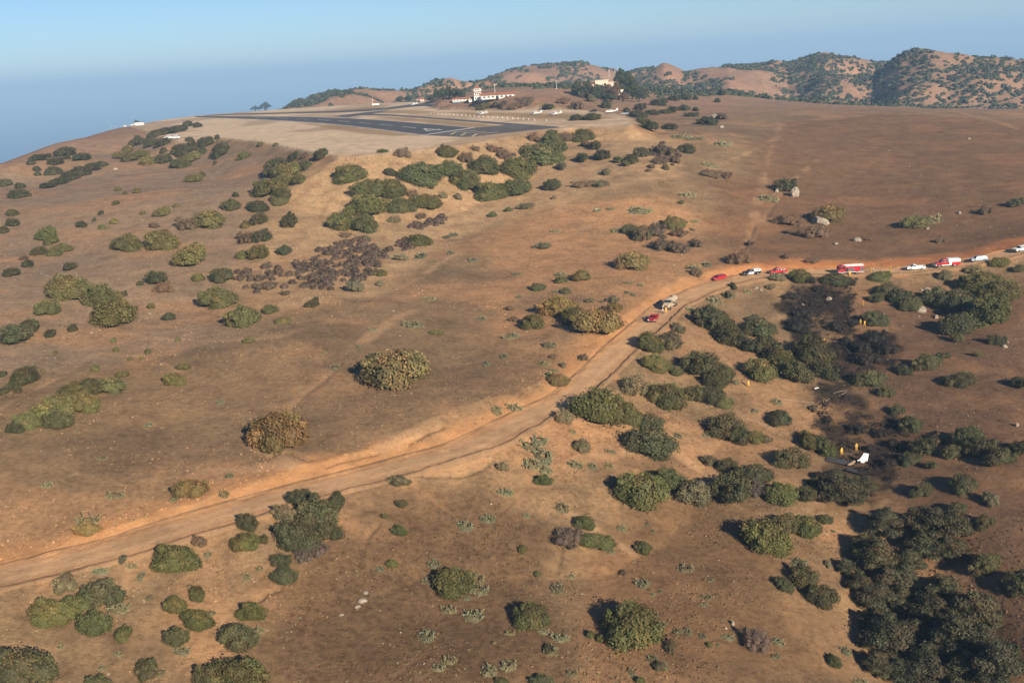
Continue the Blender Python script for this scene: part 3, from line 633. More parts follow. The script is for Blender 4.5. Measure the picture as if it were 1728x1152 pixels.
# ---------------------------------------------------------------- vegetation
def leaf_mat(name, rough=.7, bark=False):
    m, nt, b = new_mat(name)
    oi = nt.nodes.new('ShaderNodeObjectInfo'); at = nt.nodes.new('ShaderNodeAttribute'); at.attribute_name = 'tint'
    col = mixn(nt, 'MULTIPLY', 1.0, oi.outputs['Color'], at.outputs['Color'])
    nt.links.new(col, b.inputs['Base Color']); b.inputs['Roughness'].default_value = rough; b.inputs['Specular IOR Level'].default_value = .25
    return m
M_LEAF = leaf_mat('leaves'); M_PAD = leaf_mat('cactus_pads', .6); M_TWIG = simple('grey_twigs', (.17, .14, .11), .9, grime=.3); M_BARK = simple('bark', (.075, .058, .045), .95, grime=.35)
def leaves_mesh(name, lobes, n, size, seed, mat, core=.74, zmin=-.25, hue=.22, aspect=1.6, fill=.34):
    """crown of small leaf sprays over the surfaces of several lobes; lobes are (x, y, z, rx, ry, rz)"""
    rs = np.random.RandomState(seed); L = np.array(lobes, float)
    area = L[:, 3] * L[:, 4]; pick = rs.choice(len(L), n * 2, p=area / area.sum())
    d = rs.normal(size=(n * 2, 3)); d /= np.linalg.norm(d, axis=1)[:, None]
    d = d[(d[:, 2] > zmin)]; pick = pick[:len(d)]
    rad = 1 - fill * rs.rand(len(d)) ** 1.5 + .13 * rs.normal(size=len(d)) * (rs.rand(len(d)) < .4)
    P = L[pick, :3] + d * L[pick, 3:] * rad[:, None]
    keep = np.ones(len(P), bool)
    for k in range(len(L)):
        q = ((P - L[k, :3]) / L[k, 3:]); keep &= ~(((q ** 2).sum(1) < .55) & (pick != k))
    keep &= P[:, 2] > .0
    P, d, pick = P[keep][:n], d[keep][:n], pick[keep][:n]; n = len(P)
    nr = d / L[pick, 3:]; nr /= np.linalg.norm(nr, axis=1)[:, None]
    nr = nr + rs.normal(size=(n, 3)) * .55; nr /= np.linalg.norm(nr, axis=1)[:, None]
    t = np.cross(nr, rs.normal(size=(n, 3))); t /= np.linalg.norm(t, axis=1)[:, None]; b = np.cross(nr, t)
    s = size * (.6 + .8 * rs.rand(n))[:, None]
    V = np.stack([P - t * s, P - b * s / aspect, P + t * s, P + b * s / aspect], 1).reshape(-1, 3)
    F = np.arange(4 * n).reshape(-1, 4)
    # clump brightness: whole sprays share a tone
    cl = rs.rand(60); key = (np.floor(P[:, 0] / .13) * 7 + np.floor(P[:, 1] / .13) * 13 + np.floor(P[:, 2] / .13) * 29).astype(int) % 60
    tone = (1 - hue) + hue * 2 * (.5 * cl[key] + .5 * rs.rand(n))
    lt = rs.uniform(.72, 1.25, len(L)); lb = np.where(rs.rand(len(L)) < .28, rs.uniform(.15, .5, len(L)), 0)      # some limbs paler, some browning
    tone = tone * lt[pick]; wb = lb[pick] * (.6 + .4 * rs.rand(n))
    T = np.repeat(np.stack([tone * (1 + .10 * (rs.rand(n) - .5) + .75 * wb), tone * (1 - .05 * wb), tone * (1 - .15 * rs.rand(n) + .1 * wb)], 1), 4, 0)
    if core > 0:
        Vc, Fc = [], []
        for k in range(len(L)):
            a = np.linspace(0, 2 * np.pi, 11)[:-1]; off = len(V) + sum(len(v) for v in Vc)
            rings = []
            for el in (-.4, .1, .6, 1.1): rings.append(np.stack([np.cos(a) * math.cos(el), np.sin(a) * math.cos(el), np.full(10, math.sin(el))], 1))
            R = np.concatenate(rings) * L[k, 3:] * core + L[k, :3]; R[:, 2] = np.maximum(R[:, 2], -.02); Vc.append(R)
            for r_ in range(3):
                for i in range(10): Fc.append((off + r_ * 10 + i, off + r_ * 10 + (i + 1) % 10, off + r_ * 10 + 10 + (i + 1) % 10, off + r_ * 10 + 10 + i))
            for i in range(0, 8, 2): Fc.append((off + 30, off + 30 + i + 1, off + 30 + i + 2, off + 30 + (i + 3) % 10) if i < 7 else (off + 30, off + 37, off + 38, off + 39))
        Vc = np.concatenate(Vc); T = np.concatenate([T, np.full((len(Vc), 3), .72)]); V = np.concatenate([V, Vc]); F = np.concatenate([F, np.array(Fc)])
    me = mesh_np(name, V, F, mat); set_attr(me, 'tint', T); return me
def lobes_dome(seed, k, spread=.3, r0=.24, r1=.34, h=.5, knobs=9):
    rs = random.Random(seed); L = [(0, 0, h * .34, .36, .36, h * .64)]
    for i in range(k):
        a = i * 6.283 / k + rs.uniform(-.4, .4); d = spread * rs.uniform(.75, 1.15); r = rs.uniform(r0, r1)
        L.append((math.cos(a) * d, math.sin(a) * d, h * rs.uniform(.12, .42), r, r * rs.uniform(.8, 1.1), h * rs.uniform(.38, .58)))
    for i in range(knobs):       # smaller knots of growth over the big lobes
        b = L[rs.randrange(k + 1)]; a = rs.uniform(0, 6.283); el = rs.uniform(.15, 1.3); r = rs.uniform(.075, .13)
        L.append((b[0] + b[3] * math.cos(a) * math.cos(el), b[1] + b[4] * math.sin(a) * math.cos(el), max(.06, b[2] + b[5] * math.sin(el) * .92), r, r, r * rs.uniform(.7, 1.0)))
    return L
def tube(V, F, p0, p1, r0, r1, k=5):
    p0 = np.array(p0, float); p1 = np.array(p1, float); d = p1 - p0; d /= np.linalg.norm(d) + 1e-9
    a = np.cross(d, (0, 0, 1) if abs(d[2]) < .9 else (1, 0, 0)); a /= np.linalg.norm(a); b = np.cross(d, a); o = len(V)
    for p, r in ((p0, r0), (p1, r1)):
        for i in range(k): V.append(p + (a * math.cos(6.2832 * i / k) + b * math.sin(6.2832 * i / k)) * r)
    for i in range(k): F.append((o + i, o + (i + 1) % k, o + k + (i + 1) % k, o + k + i))
def stems_mesh(name, seed, n, h, spread, r, mat, twigs=0):
    rs = random.Random(seed); V, F = [], []
    for i in range(n):
        a = i * 6.283 / n + rs.uniform(-.5, .5); d = spread * rs.uniform(.4, 1)
        p = (math.cos(a) * .04, math.sin(a) * .04, -.04); q = (math.cos(a) * d * .45, math.sin(a) * d * .45, h * .5); t = (math.cos(a) * d, math.sin(a) * d, h * rs.uniform(.75, 1))
        tube(V, F, p, q, r, r * .7); tube(V, F, q, t, r * .7, r * .3)
        for k in range(twigs):
            f = rs.uniform(.2, 1); c = [q[j] + (t[j] - q[j]) * f for j in range(3)]
            e = [c[0] + rs.uniform(-.13, .13), c[1] + rs.uniform(-.13, .13), c[2] + rs.uniform(.02, .14)]
            tube(V, F, c, e, r * .35, r * .12, 3 if False else 4)
    return mesh_np(name, V, F, mat)
def cactus_mesh(name, seed, n):
    """prickly pear: flat oval pads growing from pads"""
    rs = np.random.RandomState(seed); V, F, T = [], [], []; tips = []
    def pad(base, up, side, s, tone):
        o = len(V); up = up / np.linalg.norm(up); nrm = np.cross(up, side); nrm /= np.linalg.norm(nrm); side = np.cross(nrm, up)
        c = base + up * s
        for sgn in (1, -1):
            for i in range(8):
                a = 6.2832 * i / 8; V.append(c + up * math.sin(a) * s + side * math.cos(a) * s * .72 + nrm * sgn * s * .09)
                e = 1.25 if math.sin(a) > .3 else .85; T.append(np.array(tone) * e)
        F.append((o, o + 1, o + 2, o + 3)); F.append((o, o + 3, o + 4, o + 7)); F.append((o + 4, o + 5, o + 6, o + 7))
        F.append((o + 11, o + 10, o + 9, o + 8)); F.append((o + 15, o + 12, o + 11, o + 8)); F.append((o + 15, o + 14, o + 13, o + 12))
        for i in range(8): j = (i + 1) % 8; F.append((o + i, o + 8 + i, o + 8 + j, o + j))
        tips.append((c + up * s * .9, up, side))
    for i in range(n):
        tone = (.8 + .5 * rs.rand()) * np.array([1, 1, .9 + .2 * rs.rand()])
        if len(tips) < 14 or rs.rand() < .3:
            a = rs.rand() * 6.283; d = .46 * math.sqrt(rs.rand()); b = np.array([math.cos(a) * d, math.sin(a) * d, -.02])
            pad(b, np.array([rs.normal() * .35 + math.cos(a) * .3, rs.normal() * .35 + math.sin(a) * .3, 1.0]), rs.normal(size=3), .028 + .022 * rs.rand(), tone)
        else:
            b, up, sd_ = tips[rs.randint(len(tips))]
            if b[2] > .34: continue
            pad(b, up + rs.normal(size=3) * .55, sd_ + rs.normal(size=3) * .6, .026 + .022 * rs.rand(), tone)
    a = np.linspace(0, 6.2832, 13)[:-1]; o = len(V)          # litter and old pads that the clump grows from
    for rr_, zz in ((.47, -.06), (.36, .07), (.15, .13)):
        for t in a: q = rr_ * (1 + .12 * math.sin(3 * t + seed)); V.append(np.array([math.cos(t) * q, math.sin(t) * q, zz])); T.append(np.array([.55, .48, .42]))
    for r_ in range(2):
        for i in range(12): F.append((o + r_ * 12 + i, o + r_ * 12 + (i + 1) % 12, o + r_ * 12 + 12 + (i + 1) % 12, o + r_ * 12 + 12 + i))
    me = mesh_np(name, np.array(V), np.array(F), M_PAD); set_attr(me, 'tint', np.array(T)); return me
DOME = [leaves_mesh('foliage', lobes_dome(10 + i, [4, 5, 6, 5, 7, 4][i]), 6000, .021, 20 + i, M_LEAF, hue=.34) for i in range(6)]
LOOSE = [leaves_mesh('foliage', lobes_dome(40 + i, [4, 6, 5, 7][i], .34, .17, .27, .56), 4600, .023, 50 + i, M_LEAF, core=.6, hue=.42, fill=.45) for i in range(4)]
SMALL = [leaves_mesh('foliage', lobes_dome(70 + i, 3 + i, .26, .2, .3, .6), 1100, .042, 80 + i, M_LEAF, core=.75) for i in range(4)]
DRY = [leaves_mesh('foliage', lobes_dome(90 + i, 5 + i, .32, .16, .26, .5), 3400, .019, 95 + i, M_LEAF, core=.6, hue=.35, aspect=3.0, fill=.5) for i in range(3)]
TREE = [leaves_mesh('crown', [(x, y, z + .02, r, r, r * .62) for x, y, z, r in Lx], 6000, .020, 120 + i, M_LEAF, core=.62, zmin=-.6, hue=.34, fill=.35) for i, Lx in enumerate((
    [(0, 0, .60, .27), (.24, .06, .45, .24), (-.22, .12, .50, .24), (.04, -.25, .42, .24), (-.16, -.18, .32, .22), (.14, .26, .40, .23), (.36, -.12, .26, .17), (-.36, -.05, .25, .18), (.2, -.3, .22, .18), (0, .38, .22, .17), (-.1, 0, .74, .13), (.16, -.08, .66, .14), (-.3, .26, .34, .14)],
    [(.05, 0, .56, .25), (.27, .1, .46, .22), (-.25, .05, .52, .25), (0, -.28, .38, .22), (.2, -.2, .46, .22), (-.1, .28, .40, .22), (-.34, -.2, .28, .18), (.38, -.05, .24, .17), (.1, .36, .24, .17), (-.15, -.38, .2, .15), (-.2, .1, .72, .12), (.2, .08, .66, .13)],
    [(0, .05, .62, .26), (.2, -.1, .50, .25), (-.2, -.12, .46, .25), (.1, .26, .44, .22), (-.22, .2, .40, .22), (.38, .12, .28, .18), (-.38, 0, .25, .17), (0, -.36, .28, .19), (.25, -.32, .22, .15), (.05, .1, .80, .12), (-.16, -.1, .66, .13)]))]
STEM = [stems_mesh('stem', 130 + i, 6, .34, .26, .018, M_BARK) for i in range(2)]
TRUNK = [stems_mesh('trunk', 140 + i, 4, .55, .24, .03, M_BARK, 3) for i in range(2)]
DEADW = [stems_mesh('twigs', 150 + i, 11, .48, .42, .010, M_TWIG, 9) for i in range(2)]
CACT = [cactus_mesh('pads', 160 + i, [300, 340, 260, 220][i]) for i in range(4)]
# look of each kind: object name, colour, category, wording
KIND = {
    'g': ('green_shrub', (.072, .076, .025), 'shrub', 'dense green shrub'),
    'd': ('evergreen_shrub', (.054, .055, .024), 'shrub', 'dark green shrub'),
    'o': ('olive_shrub', (.098, .092, .032), 'shrub', 'olive green shrub'),
    'b': ('dry_shrub', (.115, .078, .046), 'shrub', 'dry brown shrub'),
    'y': ('golden_shrub', (.128, .096, .036), 'shrub', 'golden brown shrub'),
    's': ('sage_bush', (.115, .105, .060), 'bush', 'grey green sage bush'),
    'c': ('prickly_pear', (.158, .152, .082), 'cactus', 'prickly pear clump'),
    't': ('oak_tree', (.058, .056, .029), 'tree', 'dark oak tree'),
    'x': ('burnt_shrub', (.020, .017, .014), 'shrub', 'charred black shrub'),
    'k': ('dead_shrub', (.095, .073, .058), 'shrub', 'dead grey leafless shrub')}
CROPS = [
 (0, 180, 4, """435,305,100,55,d 265,345,100,35,d 205,378,60,30,d 370,370,80,45,d 555,340,80,45,d 445,345,50,25,d 250,420,55,30,d 255,455,45,25,d 360,435,90,50,d 135,537,60,30,d 30,515,80,45,d 125,590,120,50,d
  680,390,80,35,d 620,410,100,50,d 540,440,110,60,d 470,470,110,60,d 400,505,90,45,d 320,535,80,35,d 85,715,70,40,d 85,780,80,50,d 25,835,60,40,d 305,860,115,75,g 340,903,75,55,g 265,975,85,50,d 420,955,110,50,o 360,985,80,45,o 160,1020,45,35,b 185,1062,60,50,d 70,1120,75,60,d
  470,1080,70,60,d 780,650,40,45,d 680,717,35,40,d 550,793,65,40,d 635,765,30,22,d 765,775,60,35,o 690,815,60,30,o 925,570,50,30,o 797,557,45,25,o 845,582,30,18,o 1090,712,105,55,o 1190,670,50,25,o 965,718,45,22,o 1040,800,75,40,b
  860,920,165,100,o 1095,900,195,120,o 1270,1010,190,125,o 1400,765,190,110,o 1265,790,140,85,b 1560,665,105,75,d 1590,597,40,40,d 1650,800,60,50,o 820,330,70,50,o 870,345,80,55,o 955,320,100,50,o 1000,365,90,55,o 1095,352,95,60,d 1215,293,110,85,d 1300,270,75,95,d 1385,240,85,80,d 1370,300,60,60,d 1290,345,120,60,o 1220,380,100,65,o 1490,290,110,110,d 1105,297,50,35,d
  900,250,60,60,d 930,215,50,35,d 1020,245,90,50,d 1100,240,100,50,d 1060,180,110,40,d 1140,165,120,40,d 1200,150,100,40,d 1270,120,60,35,d 1330,128,60,30,d 960,235,60,40,d 860,290,70,50,o 1280,222,60,25,d 1465,208,40,30,d 1650,330,90,45,o 1300,485,100,50,o 1360,460,50,30,o 1452,380,28,35,d"""),
 (0, 440, 4, """450,190,220,140,o 320,315,130,100,o 680,240,215,140,o 750,360,235,165,o 1055,118,140,85,d 945,152,45,30,d 1100,180,140,75,b 1340,112,75,55,o 1020,307,55,38,o 1135,378,75,50,d 490,455,60,45,d 335,488,65,50,d 840,222,38,35,d 1490,100,130,100,d 1480,255,220,130,o 1640,380,195,140,o 100,500,170,130,d 190,440,110,80,d 30,520,80,80,s
  170,775,135,120,d 70,850,70,60,d 15,765,45,60,d 20,880,60,60,d 122,875,50,35,d 765,538,45,30,o 785,600,45,30,o 1000,612,45,40,o 880,663,40,25,o 955,660,35,20,o 640,725,55,45,o 830,765,65,45,o 372,618,28,25,o 285,742,28,22,o 1200,532,40,25,o 1675,535,70,35,o 1180,800,140,80,o 1240,715,70,45,o
  730,840,180,100,o 785,810,50,40,d 590,850,150,100,d 490,880,150,110,o 400,970,190,120,o 560,960,180,120,o 290,1030,190,120,o 190,1085,150,100,o 380,1080,180,110,d 100,1130,110,60,d 1485,950,60,40,c 1000,1100,50,35,c"""),
 (400, 340, 4, """140,35,130,70,d 145,115,95,110,d 55,155,60,50,d 350,130,105,120,d 65,240,110,90,b 165,230,110,90,d 140,340,120,130,o 30,360,70,90,o 320,330,85,70,d 1220,265,150,80,g 965,482,85,45,o 800,575,110,80,s 960,555,60,35,s 505,690,90,50,d 530,665,50,40,d 220,728,90,60,o 310,800,90,45,o 75,935,70,40,o 200,565,140,70,b 330,615,60,40,b 285,470,60,50,b 20,510,70,60,b
  1190,825,140,50,c 1440,340,60,50,c 1590,390,70,45,c 1410,235,60,40,c 1465,220,60,40,c 920,860,60,30,c 820,975,50,30,c 660,1115,80,60,c 1345,880,80,40,o 1290,650,90,40,c 580,1020,50,25,c 1650,785,70,40,c 1240,360,80,60,c 1110,380,90,40,s 1060,1135,390,260,y 930,1060,90,90,d"""),
 (400, 120, 4, """280,640,150,140,d 380,580,70,60,d 455,570,50,40,b 460,635,90,70,d 350,680,150,120,o 180,790,150,140,o 290,760,130,120,o 420,725,90,70,o 300,835,130,90,g 290,885,90,50,o 570,560,90,75,d 985,540,65,22,g 1110,550,120,65,b 755,690,195,115,g 1035,680,80,50,d 900,790,190,150,g 1050,790,170,150,g 870,895,255,180,g 700,1015,170,110,g 860,1025,160,120,g 1105,905,165,90,g 1275,880,165,120,g 1180,825,80,60,b 1230,690,265,165,g 1310,780,40,40,d 1430,655,150,110,g 1530,725,175,145,g 1410,545,110,80,g 1535,580,115,80,b 1610,520,60,45,b 1490,845,60,50,s 1390,840,60,40,s 50,570,90,45,o 160,495,50,30,o 260,495,40,20,o
  1060,1000,80,50,s 1240,975,80,50,b 730,1105,70,40,b 860,1130,90,40,s"""),
 (800, 80, 4, """530,640,160,130,g 440,720,260,170,g 280,810,210,150,g 270,950,210,110,g 95,975,190,130,g 60,790,170,150,g 520,575,65,35,d 610,600,110,70,b 400,610,90,60,b 200,720,120,80,b 120,680,80,60,b 735,595,130,85,g 815,660,80,65,d 865,725,95,95,d 730,745,85,70,d 755,650,70,50,b 970,760,60,45,o 1060,755,80,70,d 1025,785,50,40,o 1130,710,120,60,s 1280,690,130,95,b 1250,760,120,60,b 1350,755,90,60,b 1430,685,100,60,d 1195,800,50,40,b 1295,815,50,30,g 1175,830,40,25,b 525,930,110,75,d 735,920,140,55,b 860,920,100,45,s 590,800,70,60,s 895,840,60,50,s
  690,475,80,40,d 790,470,100,45,d 1120,405,70,45,d 1110,450,100,45,d 1200,440,100,35,d 1290,435,80,30,d 1340,420,70,40,d 1420,410,70,35,d 1470,455,90,30,d 1030,425,60,25,d 1180,530,110,65,d 1140,500,80,40,d 1320,535,105,40,d 1580,500,120,50,d 1670,465,90,45,b 1495,420,40,30,d 1240,375,100,45,d 1285,360,50,30,d 1350,345,75,35,d 1430,335,70,40,d 1495,345,35,30,d 1640,360,40,30,d 1670,310,50,45,d
  1390,595,140,45,c 1490,610,120,35,c 1680,645,110,45,c 1600,790,100,40,c 1590,850,150,50,b 1700,860,80,60,b 1440,990,110,40,c 1395,1047,45,25,g 1110,1090,170,50,c 830,1095,60,35,c 920,1085,60,30,c 350,1070,130,35,s 235,1095,60,30,g 125,1130,60,35,g 540,1015,45,25,s
  70,400,100,45,d 150,385,50,40,d 200,380,70,60,b 290,390,100,60,b 500,405,80,40,d 350,360,150,60,b 600,360,80,50,b 690,390,90,60,b 890,390,70,45,d 840,320,90,50,d 915,335,70,40,d 790,350,60,45,s 1000,320,60,40,d 1120,310,80,50,d 760,325,60,40,d"""),
 (800, 340, 4, """1060,405,200,120,y 960,190,80,45,c 1050,190,110,70,d 1130,215,130,110,s 1230,190,120,110,b 1350,150,120,90,o 1380,210,100,70,b 1280,290,150,90,b 1390,310,150,80,b 1500,280,90,70,b 1470,185,40,30,c 1495,128,60,30,c 550,197,60,30,c 470,300,110,45,s 590,485,90,50,c 585,530,80,45,g 720,500,110,75,o 430,580,85,50,g 620,605,80,45,s 545,605,50,30,c 290,485,60,30,c 300,640,50,30,c 780,668,70,35,s 860,672,45,28,c 935,660,70,50,s 950,715,95,65,y
  570,710,230,125,y 400,810,140,105,o 680,770,150,110,o 830,810,260,200,y 250,900,120,50,c 510,965,80,45,s 200,1040,60,45,c 85,1090,60,50,c 530,1045,50,35,b 735,1050,70,60,b 600,1105,50,40,s 545,1135,60,30,c 240,720,60,40,b 265,790,60,50,b 1480,440,90,50,c 1500,475,90,70,b 1570,420,60,50,c 1120,560,50,30,c 1040,545,60,25,c 1030,610,40,30,c 1070,625,40,30,c
  1180,950,170,145,g 1310,930,155,150,s 1220,1090,180,110,o 1590,790,200,180,d 1690,890,150,170,d 1620,660,110,80,c 1710,630,60,60,d 1470,725,120,50,c 1370,850,90,80,s 420,300,70,35,c"""),
 (1200, 300, 3.273, """400,45,115,70,d 310,105,110,55,c 425,230,155,70,b 640,200,150,90,y 570,295,185,75,b 1130,245,150,60,o 1200,225,130,60,c 1520,180,75,45,b 1680,140,80,40,d 870,335,40,20,b 1270,345,70,28,b 155,440,130,80,b 555,455,70,40,b 215,360,40,50,b 405,435,35,35,b 490,540,105,85,g 365,550,80,40,s 120,595,40,50,d 100,640,80,50,c 200,625,50,30,c 330,600,50,30,s
  680,560,140,55,d 930,543,105,45,g 1590,465,100,40,o 1450,505,90,40,s 1290,535,80,50,s 970,620,120,90,d 1040,650,110,90,d 910,665,80,55,d 1100,700,110,80,d 1480,580,190,110,g 1590,630,190,110,g 1250,660,150,110,d 1360,680,170,130,d 1510,740,220,160,g 1360,815,170,110,d 1360,885,70,45,d 905,775,125,85,d 1575,895,90,55,d 1280,980,75,40,d 1475,975,50,30,d 1200,1020,135,80,d 1065,1060,70,65,d 1375,1115,140,70,d 1700,1130,80,70,d 870,1110,150,90,d 970,1180,90,60,d 1700,500,60,40,d
  510,740,110,90,x 480,810,130,110,x 690,820,100,70,x 790,800,60,40,x 900,880,120,90,x 960,940,110,80,x 830,930,110,80,x 880,1000,130,80,x 740,900,60,50,x 540,560,80,50,x 760,570,80,40,x 590,610,70,40,x 440,650,90,40,x
  40,790,150,120,d 100,870,150,120,d 250,830,160,120,d 190,920,110,90,d 300,930,150,130,d 370,1000,150,150,g 560,950,180,160,d 470,1080,150,130,d 270,1060,160,140,o 620,1060,120,120,d 60,1080,130,130,d 135,1130,40,25,s 230,780,80,60,s"""),
 (800, 560, 3, """930,175,90,60,o 1020,195,70,60,o 1140,160,190,140,d 1220,240,120,110,d 810,265,140,125,s 960,320,175,135,g 1120,310,120,100,d 1200,320,120,100,d 1265,360,80,60,o 610,370,265,185,g 450,430,100,70,s 780,420,140,100,o 880,455,140,90,d 870,550,230,145,d 280,570,100,90,c 350,620,110,110,c 330,540,90,70,c 290,660,90,80,c 360,690,80,60,c 540,575,100,80,s 1260,475,180,140,d 1340,520,110,100,d 1420,530,85,75,o 1540,430,100,105,d 1600,640,170,105,d 830,800,240,205,g 960,740,170,120,g 1100,810,205,150,s 1280,670,100,60,d 1190,650,80,60,s
  1300,790,200,190,d 1420,720,170,95,d 1440,800,110,80,k 1550,820,145,135,g 1670,820,110,95,d 1470,1020,210,195,g 1570,970,150,110,d 1680,980,130,125,g 345,745,90,55,g 155,805,80,50,c 440,880,80,75,c 65,940,80,50,c 690,600,50,35,c 600,675,50,45,c 680,675,55,45,c 510,665,80,50,c 555,960,100,72,g 470,1040,155,115,k 620,1055,140,98,g 690,1105,50,40,c 745,990,55,50,c 855,1090,80,78,g 875,968,30,30,c 905,1005,30,25,c 240,1098,40,50,g 260,925,40,30,c 1030,520,50,40,c 1170,520,40,30,c 145,680,60,60,s 400,215,110,45,c 420,245,90,65,y 200,375,90,50,c 110,390,60,70,c 350,155,60,40,c 500,500,40,30,c"""),
 (0, 680, 2.441, """1140,115,215,150,y 790,350,105,95,y 470,372,75,40,c 360,475,90,40,c 360,515,90,45,y 190,333,50,30,c 420,222,40,25,c 943,295,40,28,c 920,370,45,35,c 715,390,40,30,c 605,95,30,20,c 710,635,160,122,g 265,735,80,100,s 210,865,140,105,g 310,830,95,100,g 415,780,150,125,d 380,905,120,105,g 485,840,80,60,c 505,640,30,50,s 540,665,40,30,c 580,710,30,50,c 410,685,60,40,c 820,565,70,40,b 1015,485,80,80,d 1005,565,92,98,g 1085,560,35,50,d 1240,385,95,80,d 1170,450,100,70,s 1385,400,60,105,d 1290,460,170,150,d 1220,540,170,140,d 1340,520,120,95,d 1300,600,110,60,k 1150,645,80,65,d 1165,705,90,90,d 1250,630,80,60,k
  810,780,55,65,g 720,830,85,72,g 815,890,112,84,g 505,945,55,72,g 720,960,92,85,d 745,1015,65,45,c 600,1090,78,88,d 660,1105,40,40,c 485,1030,40,25,c 420,1087,35,25,c 615,798,30,30,c 870,860,35,30,c 855,620,35,30,c 1015,715,35,45,c 1070,678,35,30,c 1030,855,108,88,g 980,955,140,120,d 1060,930,60,40,c 970,1120,220,120,g 860,1120,120,80,d 70,1095,215,130,d 410,1150,90,50,d 250,1000,30,25,c 780,750,30,25,c"""),
 (400, 800, 3.273, """890,30,110,60,s 810,230,45,35,d 905,160,65,40,d 895,310,85,50,g 850,490,60,55,g 785,518,45,40,c 1260,278,100,80,c 1380,240,90,55,c 1485,95,80,50,c 1595,225,40,35,c 1655,550,40,40,g 1180,590,200,185,g 1085,490,75,60,c 1060,580,70,70,c 1320,570,110,90,c 1335,630,110,80,c 1165,740,90,60,c 1300,770,105,95,c 1050,885,95,88,c 1110,1060,80,60,c 1170,1020,80,60,c 1390,1075,95,88,c 1495,1045,90,82,c 1455,1140,70,30,g 1620,780,168,150,g 1690,865,60,40,c 1505,870,60,40,c 1710,960,40,75,d 1680,1140,120,50,d 1270,680,50,30,c 1420,930,25,20,s"""),
 (880, 800, 3.273, """910,515,90,60,c 670,595,80,70,c 195,625,80,75,c 275,560,45,40,c 560,540,35,50,b 610,830,255,260,g 500,830,45,50,c 740,775,40,50,c 780,825,40,35,c 570,935,50,40,c 215,895,95,70,c 160,965,85,80,c 380,885,50,50,g 430,905,45,50,g 865,860,55,40,c 920,865,45,60,c 820,950,60,95,s 1000,890,40,40,c 1140,895,60,50,c 1040,940,35,35,g 1085,940,25,25,c 1300,910,175,190,k 1415,920,60,60,c 1395,1000,40,40,c 1040,580,50,30,c 1030,675,55,40,c 1005,715,45,35,c 725,660,30,25,c 768,645,30,30,c 1445,600,92,92,d 1550,570,155,140,d 1650,670,155,140,d 1530,480,95,80,c 720,1010,60,50,c 610,1090,65,70,c 275,1090,65,55,c 655,1135,50,30,g 1710,1025,50,78,d 1690,495,40,50,s 770,1060,80,70,s"""),
 (1300, 800, 3.273, """840,85,110,75,d 1070,50,115,100,d 1220,140,80,78,s 1030,190,90,70,d 1190,260,98,80,d 1205,485,148,108,d 1360,600,118,145,d 640,290,160,170,t 830,270,165,160,t 980,300,190,180,t 870,400,190,110,t 590,470,200,190,t 690,590,175,160,t 420,520,90,105,t 590,690,190,125,t 880,760,220,180,t 760,790,120,90,k 1140,760,195,210,t 640,920,230,205,t 1050,930,240,200,t 1260,1060,220,170,t 850,1070,210,170,t 730,1100,170,110,t 1330,970,88,95,d 800,990,60,55,o 1050,1100,170,110,t 530,400,140,120,t 490,610,120,140,t 760,500,150,140,t 720,700,150,120,t 960,640,150,130,t 970,850,170,150,t 780,900,170,150,t 560,820,120,110,t 940,1000,170,140,t 1180,930,160,140,t 1140,1060,160,120,t 600,1060,140,110,t 1000,420,150,110,t 300,245,72,66,d 345,310,30,25,c 415,970,60,60,c 350,1030,70,68,g 35,915,50,40,c 500,1140,80,30,c 40,1000,30,40,c"""),
 (1200, 560, 3.273, """680,815,130,90,t 720,890,200,140,t 840,860,120,140,t 620,620,100,130,g 540,600,105,110,g 570,830,70,50,g 800,530,90,78,x 1110,510,110,88,d 1170,640,128,105,d 1100,700,90,68,d 1250,590,80,58,b 1335,660,100,68,d 1220,735,60,45,d 1420,585,150,110,d 1500,640,150,110,d 1590,690,140,95,d 1700,640,80,78,d 985,720,90,58,x 1030,430,78,58,d 1000,610,80,66,x 565,420,45,50,s 365,380,70,50,c 880,640,70,50,x 300,590,60,50,s 240,430,50,35,c 930,560,70,60,x 640,480,60,45,x""")]
ORD = ['first', 'second', 'third', 'fourth', 'fifth', 'sixth', 'seventh', 'eighth', 'ninth', 'tenth', 'eleventh', 'twelfth', 'thirteenth', 'fourteenth', 'fifteenth', 'sixteenth', 'seventeenth', 'eighteenth', 'nineteenth', 'twentieth', 'twenty-first', 'twenty-second', 'twenty-third', 'twenty-fourth', 'twenty-fifth', 'twenty-sixth', 'twenty-seventh', 'twenty-eighth', 'twenty-ninth', 'thirtieth']
